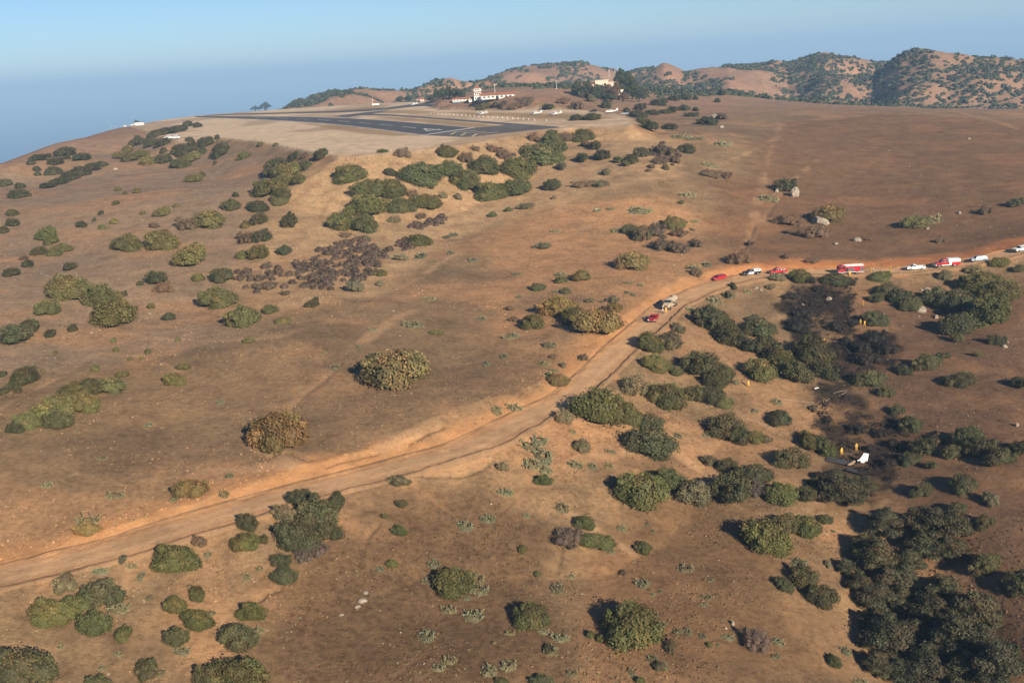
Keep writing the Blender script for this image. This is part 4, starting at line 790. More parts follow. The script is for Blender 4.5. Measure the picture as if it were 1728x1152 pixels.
def where(u, v, q, rd, up, sdp):
    """which part of the place a spot belongs to"""
    if not up and rd < 300:
        if u < 470: return 'on the lower left slope under the road'
        if u < 900: return 'on the brown knoll below the road'
        if u > 1330 and v < 690: return 'around the burnt ground below the fire engine' if u < 1545 else 'on the right bank near the pale boulders'
        if u > 1375 and v < 860: return 'beside the crashed plane in the ravine' if u < 1520 else 'on the right bank beyond the wreck'
        if u > 1390 and v >= 860: return 'down in the ravine at lower right'
        if v < 760: return 'on the slope between road bend and ravine'
        if v < 960: return 'on the open slope left of the ravine'
        return 'near the bottom edge left of the ravine'
    if rd < 14: return 'on the road bank'
    if sdp < 2: return 'on the airfield platform'
    if q[1] > 620 and u > 700: return 'on the flats behind the airfield' if v < 168 or u > 1040 else 'on the bank behind the parked planes'
    if u > 1180: return 'on the red brown dome above the road'
    if sdp < 75 and u > 540: return 'on the tan embankment under the runway'
    if u < 260 and v < 345: return 'on the far left shoulder above the sea'
    if u < 430 and v < 300: return 'under the left rim of the airfield'
    if u < 560 and v < 480: return 'on the slope left of the embankment' if u > 290 else 'high on the left hillside'
    if u < 430: return 'low on the left hillside' if v < 640 else 'on the left bank above the road'
    if u < 800: return 'on the brown slope under the embankment' if v < 560 else 'on the brown slope above the road'
    return 'on the slope above the road bend'
plants = []
for x0, y0, sc, txt in CROPS:
    for it in txt.split():
        a = it.split(','); plants.append((x0 + float(a[0]) / sc, y0 + float(a[1]) / sc, float(a[2]) / sc, float(a[3]) / sc, a[4]))
_pu = np.array([p[0] for p in plants]); _pv = np.array([p[1] for p in plants])
_P0 = ground_hit(_pu, _pv)
_D = np.linalg.norm(_P0 - CAM, axis=1)
_w = np.array([p[2] for p in plants]) * _D / FPX; _hm = np.array([p[3] for p in plants]) * _D / FPX
_hf = {'c': .36, 't': .75, 'k': .5, 'b': .5, 's': .55, 'x': .5}
_Hs = np.minimum(np.array([_hf.get(p[4], .56) for p in plants]) * _w, 6.5)
_Hs = np.minimum(_Hs, _hm * .85)
_P = ground_hit(_pu, _pv, _Hs * .42)
e = 3.0
_sl = (height(_P[:, 0], _P[:, 1] + e) - height(_P[:, 0], _P[:, 1] - e)) / (2 * e); _sx = (height(_P[:, 0] + e, _P[:, 1]) - height(_P[:, 0] - e, _P[:, 1])) / (2 * e)
_rd, _, _rs, _ = road_field(_P[:, 0], _P[:, 1]); _sp = h_platform(_P[:, 0], _P[:, 1], _P[:, 2])[1]
rnd = random.Random(7)
recs = []
for i, (u, v, wpx, hpx, k) in enumerate(plants):
    q = _P[i]; D = np.linalg.norm(q - CAM)
    slope = _sl[i]
    dep = math.atan2(CAM[2] - q[2], math.hypot(q[0], q[1]))
    vis = max(math.sin(dep + math.atan(slope)), .08)
    depth = min(max((_hm[i] - _Hs[i] * .75 * math.cos(dep)) / vis, _w[i] * .65), _w[i] * 2.0)
    recs.append(dict(u=u, v=v, k=k, q=q, w=_w[i], h=_Hs[i], d=depth, px=max(wpx, hpx), where=where(u, v, q, _rd[i], _rs[i] > 0, _sp[i]), slope=slope, sx=float(_sx[i])))
# unique wording: kind + size + place, counted from the left
def size_word(w): return 'small' if w < 2.6 else ('mid-sized' if w < 6.0 else 'large')
grp = {}
for r in recs:
    r['base'] = size_word(r['w']) + ' ' + KIND[r['k']][3]; grp.setdefault((r['base'], r['where']), []).append(r)
for (b, wh), rs_ in grp.items():
    rs_.sort(key=lambda r: r['u'])
    for n, r in enumerate(rs_):
        r['label'] = f'{b} {wh}' if len(rs_) == 1 else f'{b} {wh}, {ORD[n]} from left' if n < len(ORD) else f'{b} {wh}, far along to the right'
for i, r in enumerate(recs):
    k = r['k']; name, col, cat, txt = KIND[k]; q = r['q']; w = r['w']; rz = rnd.uniform(0, 6.283)
    base = Vector((q[0], q[1], q[2] - .12 * r['h'] * 0.5))
    tone = rnd.uniform(.82, 1.22); warm = rnd.uniform(-.08, .10)
    c4 = (col[0] * tone * (1 + warm), col[1] * tone, col[2] * tone * (1 - warm), 1.0)
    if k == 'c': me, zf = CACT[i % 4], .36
    elif k == 't': me, zf = TREE[i % 3], .80
    elif k in 'bxk': me, zf = DRY[i % 3], .50
    elif k in 'sy' and r['px'] > 16: me, zf = (LOOSE[i % 4], .56) if k == 's' else (DOME[i % 6], .5)
    elif r['px'] < 16: me, zf = SMALL[i % 4], .55
    elif k == 'd' and i % 2: me, zf = LOOSE[i % 4], .56
    else: me, zf = DOME[i % 6], .5
    sx, sy, sz = w * 1.08, r['d'] * 1.05, r['h'] / zf * 1.18
    if k in 'tk': sx = sy = w * (1.22 if k == 't' else 1.0)
    big = r['px'] >= 24 and k != 'c'
    shear = r['slope'] if k not in 'tk' else 0.0
    # stretch along x / y in world axes, spin the shared mesh inside by a quarter turn at most
    spin = rnd.choice((0, math.pi / 2, math.pi, -math.pi / 2)); 
    if abs(math.sin(spin)) > .5: lx, ly = sy, sx
    else: lx, ly = sx, sy
    if big:
        root = empty(name, base, spin)
        ch = obj('crown' if k == 't' else 'foliage', me, root); ch.scale = (lx, ly, sz); ch.color = c4
        st = obj('trunk' if k == 't' else 'twigs' if k == 'k' else 'stem', (TRUNK if k == 't' else DEADW if k == 'k' else STEM)[i % 2], root); st.scale = (lx, ly, sz)
    else:
        root = obj(name, me); root.location = base; root.rotation_euler = (0, 0, spin); root.scale = (lx, ly, sz); root.color = c4
    if k not in 'tk':      # low wide shrubs lie with the hillside
        nrm = Vector((-r['sx'] * .85, -r['slope'] * .85, 1)).normalized()
        root.rotation_euler = (Vector((0, 0, 1)).rotation_difference(nrm).to_matrix().to_4x4() @ Matrix.Rotation(spin, 4, 'Z')).to_euler()
    tag(root, r['label'], cat, {'c': 'prickly pear clumps on the slopes', 't': 'oak trees in the ravine', 'x': 'charred shrubs in the burnt ground', 'k': 'leafless shrubs'}.get(k, 'shrubs scattered over the hillside'))

# ---------------------------------------------------------------- small mesh kit
class MB:
    def __init__(s): s.V = []; s.F = []
    def box(s, x0, x1, y0, y1, z0, z1, top=1.0, topy=1.0):
        cx, cy = (x0 + x1) / 2, (y0 + y1) / 2; o = len(s.V)
        for z, k, ky in ((z0, 1, 1), (z1, top, topy)):
            for x, y in ((x0, y0), (x1, y0), (x1, y1), (x0, y1)): s.V.append((cx + (x - cx) * k, cy + (y - cy) * ky, z))
        s.F += [(o + 3, o + 2, o + 1, o), (o + 4, o + 5, o + 6, o + 7)] + [(o + i, o + (i + 1) % 4, o + 4 + (i + 1) % 4, o + 4 + i) for i in range(4)]
        return s
    def prism(s, pts, hw):
        """side outline (x, z) swept across y; hw is the half width, or one per point"""
        n = len(pts); o = len(s.V); hw = [hw] * n if not hasattr(hw, '__len__') else hw
        for sg in (-1, 1):
            for (x, z), h in zip(pts, hw): s.V.append((x, sg * h, z))
        s.F.append(tuple(o + i for i in range(n))); s.F.append(tuple(o + n + i for i in reversed(range(n))))
        for i in range(n): j = (i + 1) % n; s.F.append((o + j, o + i, o + n + i, o + n + j))
        return s
    def quad(s, *p):
        o = len(s.V); s.V += list(p); s.F.append(tuple(range(o, o + len(p)))); return s
    def cyl(s, p0, p1, r0, r1=None, k=12, caps=True):
        r1 = r0 if r1 is None else r1; p0 = np.array(p0, float); p1 = np.array(p1, float); d = p1 - p0; d /= np.linalg.norm(d)
        a = np.cross(d, (0, 0, 1) if abs(d[2]) < .9 else (1, 0, 0)); a /= np.linalg.norm(a); b = np.cross(d, a); o = len(s.V)
        for p, r in ((p0, r0), (p1, r1)):
            for i in range(k): t = 6.28318 * i / k; s.V.append(tuple(p + (a * math.cos(t) + b * math.sin(t)) * r))
        for i in range(k): s.F.append((o + i, o + (i + 1) % k, o + k + (i + 1) % k, o + k + i))
        if caps: s.F.append(tuple(o + i for i in reversed(range(k)))); s.F.append(tuple(o + k + i for i in range(k)))
        return s
    def loft(s, rings, k=12):
        """rings: (x, z, half width, half height) ellipses along x"""
        o = len(s.V)
        for x, z, w, h in rings:
            for i in range(k): t = 6.28318 * i / k; s.V.append((x, math.cos(t) * w, z + math.sin(t) * h))
        for r in range(len(rings) - 1):
            for i in range(k): s.F.append((o + r * k + i, o + r * k + (i + 1) % k, o + r * k + k + (i + 1) % k, o + r * k + k + i))
        s.F.append(tuple(o + i for i in range(k))); s.F.append(tuple(o + (len(rings) - 1) * k + i for i in reversed(range(k))))
        return s
    def build(s, name, mat, parent=None, bevel=0.0):
        bm = bmesh.new(); vs_ = [bm.verts.new(v) for v in s.V]
        for f in s.F:
            try: bm.faces.new([vs_[i] for i in f])
            except ValueError: pass
        bmesh.ops.recalc_face_normals(bm, faces=bm.faces)
        if bevel: bmesh.ops.bevel(bm, geom=[e for e in bm.edges if e.is_manifold and e.calc_face_angle(0) > .5], offset=bevel, segments=2, affect='EDGES', clamp_overlap=True)
        me = bpy.data.meshes.new(name); bm.to_mesh(me); bm.free(); me.materials.append(mat)
        return obj(name, me, parent)
def paint(name, c, rough=.32): return simple(name, c, rough, spec=.5, grime=.10, scale=1.2)
M_RED = paint('fire_red_paint', (.38, .014, .018)); M_WHITE = paint('white_paint', (.74, .74, .72)); M_BLACK = paint('black_paint', (.012, .012, .014)); M_TAN = simple('dusty_tan_paint', (.42, .34, .24), .6, grime=.2)
M_SILV = paint('silver_blue_paint', (.30, .36, .42)); M_GLASS = simple('dark_glass', (.012, .016, .020), .08, spec=.8, grime=.05); M_TYRE = simple('tyre_rubber', (.018, .017, .016), .9); M_RIM = simple('wheel_metal', (.42, .42, .42), .35, metal=.8)
M_CHROME = simple('bright_metal', (.62, .62, .62), .25, metal=1.0); M_LAMP = simple('lamp_lens', (.75, .74, .68), .15); M_RLAMP = simple('red_lens', (.45, .02, .02), .2); M_DARK = simple('dark_underbody', (.02, .02, .02), .8); M_YEL = simple('fire_jacket_yellow', (.62, .36, .035), .85, grime=.2); M_ORANGE = simple('orange_plastic', (.75, .16, .03), .4)
M_SKIN = simple('skin', (.40, .24, .16), .6); M_BOOT = simple('boot_leather', (.03, .025, .02), .7); M_REFL = simple('reflective_tape', (.70, .72, .68), .4); M_NAVY = simple('navy_cloth', (.03, .035, .05), .9); M_GREYC = simple('pale_shirt', (.60, .58, .54), .9)

def wheel(parent, x, y, r, w=.24):
    s = 1 if y > 0 else -1
    t = MB().cyl((x, y - s * w, r), (x, y, r), r, k=16).build('wheel', M_TYRE, parent)
    MB().cyl((x, y - s * .02, r), (x, y + s * .015, r), r * .58, k=12).build('rim', M_RIM, t)
    return t
def car_base(name, loc, yaw, pitch=0.0):
    e = empty(name, loc); e.rotation_euler = (Matrix.Rotation(yaw, 4, 'Z') @ Matrix.Rotation(pitch, 4, 'Y')).to_euler(); return e
def lamps(e, xf, xr, hw, zf, zr, s=.17):
    for sg in (-1, 1):
        MB().box(xf - .03, xf + .03, sg * (hw - s * .5) - s, sg * (hw - s * .5) + s * .4 if sg > 0 else sg * (hw - s * .5) + s, zf - .09, zf + .09).build('headlight', M_LAMP, e)
        MB().box(xr - .03, xr + .03, sg * (hw - .09) - .08, sg * (hw - .09) + .08, zr - .17, zr + .17).build('tail_light', M_RLAMP, e)
def cabin(e, pts, hwb, hwt, mat, panes=1):
    """greenhouse: outline bottom-front, top-front, top-rear, bottom-rear with panes set 8 mm proud"""
    (x0, z0), (x1, z1), (x2, z2), (x3, z3) = pts
    c = MB().prism([(x0, z0), (x1, z1), (x2, z2), (x3, z3)], [hwb, hwt, hwt, hwb]).build('cab', mat, e, .05)
    def P(x, z, t, sg): return (x, sg * (hwb + (hwt - hwb) * t + .012), z)
    for sg in (-1, 1):
        for k in range(panes):
            a0, a1 = k / panes, (k + 1) / panes
            def X(t, a):
                f = x0 + (x1 - x0) * t; r = x3 + (x2 - x3) * t; return f + (r - f) * a
            lo, hi = .14, .82; m = .07 / panes
            pts4 = [P(X(lo, a0 + m), z0 + (z1 - z0) * lo, lo, sg), P(X(lo, a1 - m), z0 + (z1 - z0) * lo, lo, sg), P(X(hi, a1 - m), z0 + (z1 - z0) * hi, hi, sg), P(X(hi, a0 + m), z0 + (z1 - z0) * hi, hi, sg)]
            MB().quad(*pts4).build('side_window', M_GLASS, e)
    def W(xa, za, xb, zb, nm, dx):
        lo, hi = .10, .90
        MB().quad(*[(xa + (xb - xa) * t + dx, s * (hwb + (hwt - hwb) * t - .08), za + (zb - za) * t + .012) for t, s in ((lo, -1), (lo, 1), (hi, 1), (hi, -1))]).build(nm, M_GLASS, e)
    W(x0, z0, x1, z1, 'windscreen', .012); W(x3, z3, x2, z2, 'rear_window', -.012)
    return c
def pickup(loc, yaw, mat, shell=None, cabmat=None, L=5.4, hoodmat=None, load=None, lightbar=False, crew=True, doormat=None):
    e = car_base('pickup_truck', loc, yaw); hw = .96; f = L / 2; cabmat = cabmat or mat
    MB().prism([(f, .42), (f + .02, .86), (f - .12, .98), (f - 1.30, 1.08), (f - 1.32, .38), (f - .9, .38), (f - .6, .32)], hw * .97).build('bonnet', hoodmat or mat, e, .05)
    xc = f - 1.30; xr = xc - (2.0 if crew else 1.5)
    MB().box(xr, xc - .006, -hw, hw, .38, 1.06).build('lower_body', cabmat, e, .04)
    for sg in (-1, 1):
        n = 2 if crew else 1
        for k in range(n):
            a = xc - .1 - k * .92; MB().box(a - .84, a, sg * (hw + .012) - .008, sg * (hw + .012) + .008, .46, 1.04).build('door', doormat or cabmat, e)
            MB().box(a - .78, a - .62, sg * (hw + .03) - .012, sg * (hw + .03) + .012, .92, .96).build('door_handle', M_DARK, e)
        MB().box(xc - .05, xc + .07, sg * (hw + .14) - .10, sg * (hw + .14) + .10, 1.08, 1.26).build('mirror', M_DARK, e)
    cabin(e, [(xc + .05, 1.06), (xc - .62, 1.66), (xr + .18, 1.68), (xr + .02, 1.06)], hw * .94, hw * .76, cabmat, 2 if crew else 1)
    b = MB(); xb = -f
    b.box(xb, xr - .03, -hw, -hw + .09, .42, 1.08).box(xb, xr - .03, hw - .09, hw, .42, 1.08).box(xb, xb + .08, -hw + .092, hw - .092, .45, 1.07).box(xr - .10, xr - .02, -hw + .092, hw - .092, .45, 1.07).box(xb + .082, xr - .102, -hw + .092, hw - .092, .50, .58)
    b.build('cargo_bed', mat, e)
    if shell:
        s = MB().prism([(xr - .03, 1.09), (xr - .06, 1.72), (xb + .12, 1.72), (xb + .0, 1.09)], [hw * .97, hw * .86, hw * .86, hw * .97]).build('camper_shell', shell, e, .04)
        for sg in (-1, 1):
            MB().quad(*[(x, sg * (hw * (.97 - .11 * t) + .012), 1.09 + .63 * t) for x, t in ((xr - .25, .35), (xb + .35, .35), (xb + .35, .75), (xr - .25, .75))]).build('shell_window', M_GLASS, e)
    if load: 
        rs = random.Random(3)
        for k in range(5): x = xb + .35 + k * .3; MB().box(x, x + .26, -.6 + rs.random() * .3, .2 + rs.random() * .4, .60, 1.0 + rs.random() * .5).build('load_crate', (load, M_TAN, load, M_DARK, M_WHITE)[k], e, .02)
    MB().box(f - .02, f + .14, -hw * .96, hw * .96, .44, .62).build('front_bumper', M_CHROME, e, .02); MB().box(xb - .14, xb - .01, -hw * .94, hw * .94, .46, .60).build('rear_bumper', M_CHROME, e, .02)
    MB().box(f + .022, f + .05, -.5, .5, .64, .86).build('grille', M_DARK, e)
    MB().box(xb + .3, f - .3, -.7, .7, .30, .46).build('chassis', M_DARK, e)
    lamps(e, f + .03, xb - .02, hw, .78, .85)
    for x in (f - .95, xb + 1.15):
        for s in (-1, 1): wheel(e, x, s * (hw + .01), .39)
    if lightbar: MB().box(xc - 1.1, xc - .8, -.6, .6, 1.69, 1.81).build('light_bar', M_RLAMP, e, .02)
    return e
def suv(loc, yaw, mat, L=4.9, roof=None, name='estate_car', rack=True):
    e = car_base(name, loc, yaw); hw = .92; f = L / 2
    MB().prism([(f, .38), (f + .03, .72), (f - .10, .88), (f - 1.25, 1.0), (-f + .05, 1.0), (-f, .85), (-f, .4), (-f + .4, .3), (f - .4, .3)], hw).build('body', mat, e, .06)
    cabin(e, [(f - 1.15, .99), (f - 1.85, 1.52), (-f + .45, 1.54), (-f + .06, .99)], hw * .95, hw * .75, roof or mat, 3)
    for sg in (-1, 1):
        for k in range(2): a = f - 1.35 - k * 1.05; MB().box(a - .98, a, sg * (hw + .01) - .006, sg * (hw + .01) + .006, .42, .96).build('door', mat, e)
        MB().box(f - 1.35, f - 1.2, sg * (hw + .10) - .08, sg * (hw + .10) + .08, 1.0, 1.14).build('mirror', mat, e)
        if rack: MB().box(-f + .6, f - 2.0, sg * .55 - .02, sg * .55 + .02, 1.56, 1.61).build('roof_rail', M_DARK, e)
    MB().box(f + .0, f + .12, -hw * .95, hw * .95, .36, .56).build('front_bumper', M_DARK, e, .02); MB().box(-f - .10, -f - .005, -hw * .95, hw * .95, .38, .58).build('rear_bumper', M_DARK, e, .02)
    MB().box(f + .032, f + .05, -.42, .42, .58, .72).build('grille', M_DARK, e)
    lamps(e, f + .02, -f - .02, hw, .72, .80, .16)
    for x in (f - .9, -f + .95):
        for s in (-1, 1): wheel(e, x, s * (hw + .012), .34, .22)
    return e
def fire_engine(loc, yaw):
    e = car_base('fire_engine', loc, yaw); hw = 1.22
    MB().box(1.75, 3.75, -hw, hw, .55, 1.55).build('cab_lower', M_RED, e, .06)
    cabin(e, [(3.76, 1.55), (3.45, 2.55), (1.80, 2.58), (1.76, 1.55)], hw * .99, hw * .93, M_RED, 2)
    MB().box(-3.85, 1.70, -hw, hw, .62, 2.45).build('pump_body', M_RED, e, .04)
    for sg in (-1, 1):
        for k, (a, b) in enumerate(((-3.7, -2.75), (-1.0, -.15), (-.05, .75))): MB().box(a, b, sg * (hw + .014) - .01, sg * (hw + .014) + .01, .80, 2.05).build('roller_door', M_CHROME, e)
        MB().box(.85, 1.62, sg * (hw + .014) - .01, sg * (hw + .014) + .01, .80, 1.95).build('pump_panel', M_DARK, e)
        MB().box(-3.80, 3.70, sg * (hw + .03) - .012, sg * (hw + .03) + .012, .64, .76).build('white_stripe', M_WHITE, e)
        MB().box(1.9, 3.5, sg * (hw + .012) - .008, sg * (hw + .012) + .008, .80, 1.5).build('door', M_RED, e)
        MB().box(-3.8, 1.65, sg * (hw - .08) - .06, sg * (hw - .08) + .06, 2.47, 2.62).build('top_rail', M_WHITE, e)
        MB().box(3.2, 3.32, sg * (hw + .2) - .12, sg * (hw + .2) + .12, 1.6, 2.0).build('mirror', M_CHROME, e)
    MB().box(-3.7, -.2, -.95, .95, 2.46, 2.56).build('hose_bed_cover', M_TAN, e)
    l = MB()
    for y in (.30, .75): l.box(-3.9, 1.4, y - .035, y + .035, 2.70, 2.80)
    for k in range(14): x = -3.7 + k * .38; l.box(x, x + .05, .336, .714, 2.72, 2.77)
    l.build('ladder', M_WHITE, e)
    MB().box(2.5, 2.85, -.95, .95, 2.62, 2.80).build('light_bar', M_RLAMP, e, .03)
    MB().box(3.76, 4.05, -hw, hw, .45, .80).build('front_bumper', M_CHROME, e, .03); MB().box(-4.05, -3.86, -hw * .95, hw * .95, .5, .68).build('rear_step', M_CHROME, e)
    MB().box(-3.6, 3.6, -.6, .6, .42, .64).build('chassis', M_DARK, e); MB().box(3.765, 3.80, -.6, .6, .85, 1.4).build('grille', M_CHROME, e)
    lamps(e, 3.8, -3.88, hw, 1.05, 1.2, .2)
    for x in (2.55, -1.85):
        for s in (-1, 1): wheel(e, x, s * (hw + .03), .52, .34)
    return e
def rescue_truck(loc, yaw):
    e = car_base('rescue_truck', loc, yaw); hw = 1.12
    MB().prism([(3.6, .5), (3.62, 1.15), (3.4, 1.35), (2.2, 1.5), (2.19, .5)], hw * .92).build('bonnet', M_RED, e, .06)
    MB().box(.1, 2.18, -hw, hw, .5, 1.5).build('cab_lower', M_RED, e, .05)
    cabin(e, [(2.22, 1.5), (1.75, 2.2), (.2, 2.22), (.12, 1.5)], hw * .95, hw * .82, M_RED, 2)
    MB().box(-3.6, .04, -hw, hw, .62, 1.5).build('box_lower', M_RED, e, .03); MB().box(-3.6, .03, -hw * .99, hw * .99, 1.503, 2.42).build('box_upper', M_WHITE, e, .04)
    for sg in (-1, 1):
        for k in range(3): a = -3.45 + k * 1.15; MB().box(a, a + 1.0, sg * (hw + .014) - .008, sg * (hw + .014) + .008, .72, 1.42).build('locker_door', M_RED, e)
        MB().box(-.85, 2.1, sg * (hw + .03) - .01, sg * (hw + .03) + .01, .54, .78).build('white_panel', M_WHITE, e); MB().box(-.95, -.25, sg * (hw + .028) - .008, sg * (hw + .028) + .008, .8, 2.3).build('white_door', M_WHITE, e)
        MB().box(.3, 1.2, sg * (hw + .012) - .008, sg * (hw + .012) + .008, .8, 1.46).build('door', M_RED, e); MB().box(1.22, 2.1, sg * (hw + .012) - .008, sg * (hw + .012) + .008, .8, 1.46).build('door', M_RED, e)
    MB().box(1.0, 1.3, -.8, .8, 2.24, 2.40).build('light_bar', M_RLAMP, e, .02); MB().box(3.6, 3.85, -hw, hw, .5, .82).build('front_bumper', M_WHITE, e, .03); MB().box(3.63, 3.66, -.5, .5, .85, 1.2).build('grille', M_CHROME, e)
    MB().box(-3.4, 3.3, -.6, .6, .4, .6).build('chassis', M_DARK, e); lamps(e, 3.63, -3.62, hw, 1.0, 1.1, .2)
    for x in (2.75, -1.9):
        for s in (-1, 1): wheel(e, x, s * (hw + .02), .50, .32)
    return e
def tanker(loc, yaw):
    e = car_base('water_tanker', loc, yaw); hw = 1.15
    MB().prism([(3.9, .6), (3.92, 1.5), (3.7, 1.72), (2.45, 1.85), (2.44, .6)], hw * .78).build('bonnet', M_TAN, e, .06)
    MB().box(1.15, 2.43, -hw, hw, .7, 1.85).build('cab_lower', M_TAN, e, .05)
    cabin(e, [(2.46, 1.85), (2.25, 2.65), (1.22, 2.66), (1.17, 1.85)], hw * .97, hw * .9, M_TAN, 1)
    t = MB().loft([(.95, 1.95, .3, .25), (.93, 1.95, .95, .75), (.80, 1.95, 1.14, .92), (-3.5, 1.95, 1.14, .92), (-3.66, 1.95, .95, .75), (-3.70, 1.95, .3, .25)], 20).build('water_tank', M_TAN, e)
    for x in (.5, -1.3, -3.2): MB().loft([(x - .05, 1.95, 1.16, .94), (x + .05, 1.95, 1.16, .94)], 20).build('tank_band', M_CHROME, e)
    MB().cyl((-1.0, 0, 2.8), (-1.0, 0, 3.02), .35, k=14).build('tank_hatch', M_DARK, e)
    MB().box(-3.7, 3.6, -.5, .5, .75, 1.02).build('chassis', M_DARK, e)
    for sg in (-1, 1):
        MB().prism([(3.75, 1.0), (3.5, 1.28), (2.7, 1.28), (2.4, 1.0), (2.7, 1.22), (3.5, 1.22)], .18).build('front_wing', M_TAN, e).location.y = sg * 1.02
        MB().box(-3.2, -.9, sg * 1.12 - .22, sg * 1.12 + .22, 1.12, 1.18).build('rear_wing', M_TAN, e); MB().box(-.4, .7, sg * 1.0 - .2, sg * 1.0 + .2, .7, 1.1).build('side_locker', M_TAN, e, .02)
        MB().box(1.35, 2.3, sg * (hw + .012) - .008, sg * (hw + .012) + .008, .85, 1.8).build('door', M_TAN, e); MB().box(2.2, 2.3, sg * 1.4 - .1, sg * 1.4 + .1, 1.9, 2.3).build('mirror', M_CHROME, e)
    MB().box(3.9, 4.1, -1.12, 1.12, .6, .9).build('front_bumper', M_CHROME, e, .03); MB().box(3.93, 3.97, -.5, .5, .95, 1.5).build('grille', M_CHROME, e); lamps(e, 3.94, -3.72, .95, 1.15, 1.0, .18)
    for x in (3.1, -1.45, -2.6):
        for s in (-1, 1): wheel(e, x, s * (hw + .02), .52, .34)
    return e
def box_van(loc, yaw, stripe):
    e = car_base('white_van', loc, yaw); hw = 1.0
    MB().prism([(2.7, .4), (2.72, .95), (2.5, 1.15), (1.75, 1.3), (1.74, .4)], hw * .95).build('bonnet', M_WHITE, e, .05)
    MB().box(-2.7, 1.73, -hw, hw, .4, 1.3).build('lower_body', M_WHITE, e, .04)
    cabin(e, [(1.80, 1.3), (1.15, 2.15), (-2.62, 2.2), (-2.68, 1.3)], hw * .98, hw * .88, M_WHITE, 4)
    for sg in (-1, 1): MB().box(-2.65, 1.7, sg * (hw + .012) - .008, sg * (hw + .012) + .008, .85, 1.08).build('side_stripe', stripe, e)
    MB().box(2.70, 2.86, -hw, hw, .4, .62).build('front_bumper', M_DARK, e); lamps(e, 2.72, -2.72, hw, .85, .95)
    for x in (1.9, -1.7):
        for s in (-1, 1): wheel(e, x, s * (hw + .012), .38)
    return e

# ---------------------------------------------------------------- vehicles on the road
def road_spot(u, v, flip=True):
    p = gp(u, v); d, par, sg, rz = road_field(np.array([p[0]]), np.array([p[1]]))
    i = int(min(max(par[0], 2), len(ROAD) - 3)); t = ROAD[i + 2] - ROAD[i - 2]
    yaw = math.atan2(t[1], t[0]) + (math.pi if flip else 0)
    z = rz[0] + .04 if d[0] < ROAD_W else p[2]
    return (p[0], p[1], z), yaw
def on_road(u, v): return road_spot(u, v)
RG = 'emergency vehicles parked along the dirt road'
p, y = on_road(1103, 541); tag(pickup(p, y + .05, M_RED, load=M_RLAMP, lightbar=True, L=5.6), 'red brush truck with gear in its bed, parked ahead of the tan tanker', 'truck', RG)
p, y = on_road(1131, 519); tag(tanker(p, y + .02), 'dusty tan water tanker with round tank on the road bend', 'truck', RG)
p, y = on_road(1213, 472); tag(suv(p, y, M_RED, 4.9), 'red estate car parked behind the tan tanker', 'car', RG)
p, y = on_road(1268, 464); tag(pickup(p, y, M_BLACK, shell=M_WHITE, cabmat=M_BLACK, doormat=M_WHITE, L=5.6), 'black pickup with white doors and white camper shell', 'pickup', RG)
p, y = on_road(1313, 461.5); tag(pickup(p, y, M_RED, load=M_WHITE, lightbar=True, L=5.3), 'red pickup with gear in its bed beside a round roadside shrub', 'pickup', RG)
p, y = on_road(1434, 462); tag(fire_engine(p, y), 'red fire engine with white ladder above the burnt ground', 'fire engine', RG)
p, y = on_road(1545, 455.5); tag(pickup(p, y, M_WHITE, L=5.4, crew=False), 'white pickup with empty bed between fire engine and rescue truck', 'pickup', RG)
p, y = on_road(1598, 450); tag(rescue_truck(p, y), 'red rescue truck with white box body and white stripe', 'fire engine', RG)
p, y = on_road(1651, 441); tag(suv(p, y, M_SILV, 5.0, name='estate_car'), 'silver blue estate car behind the rescue truck', 'car', RG)
p, y = on_road(1724, 424); tag(pickup(p, y, M_WHITE, shell=M_WHITE, L=5.6), 'white pickup with white shell cut by the right picture edge', 'pickup', RG)

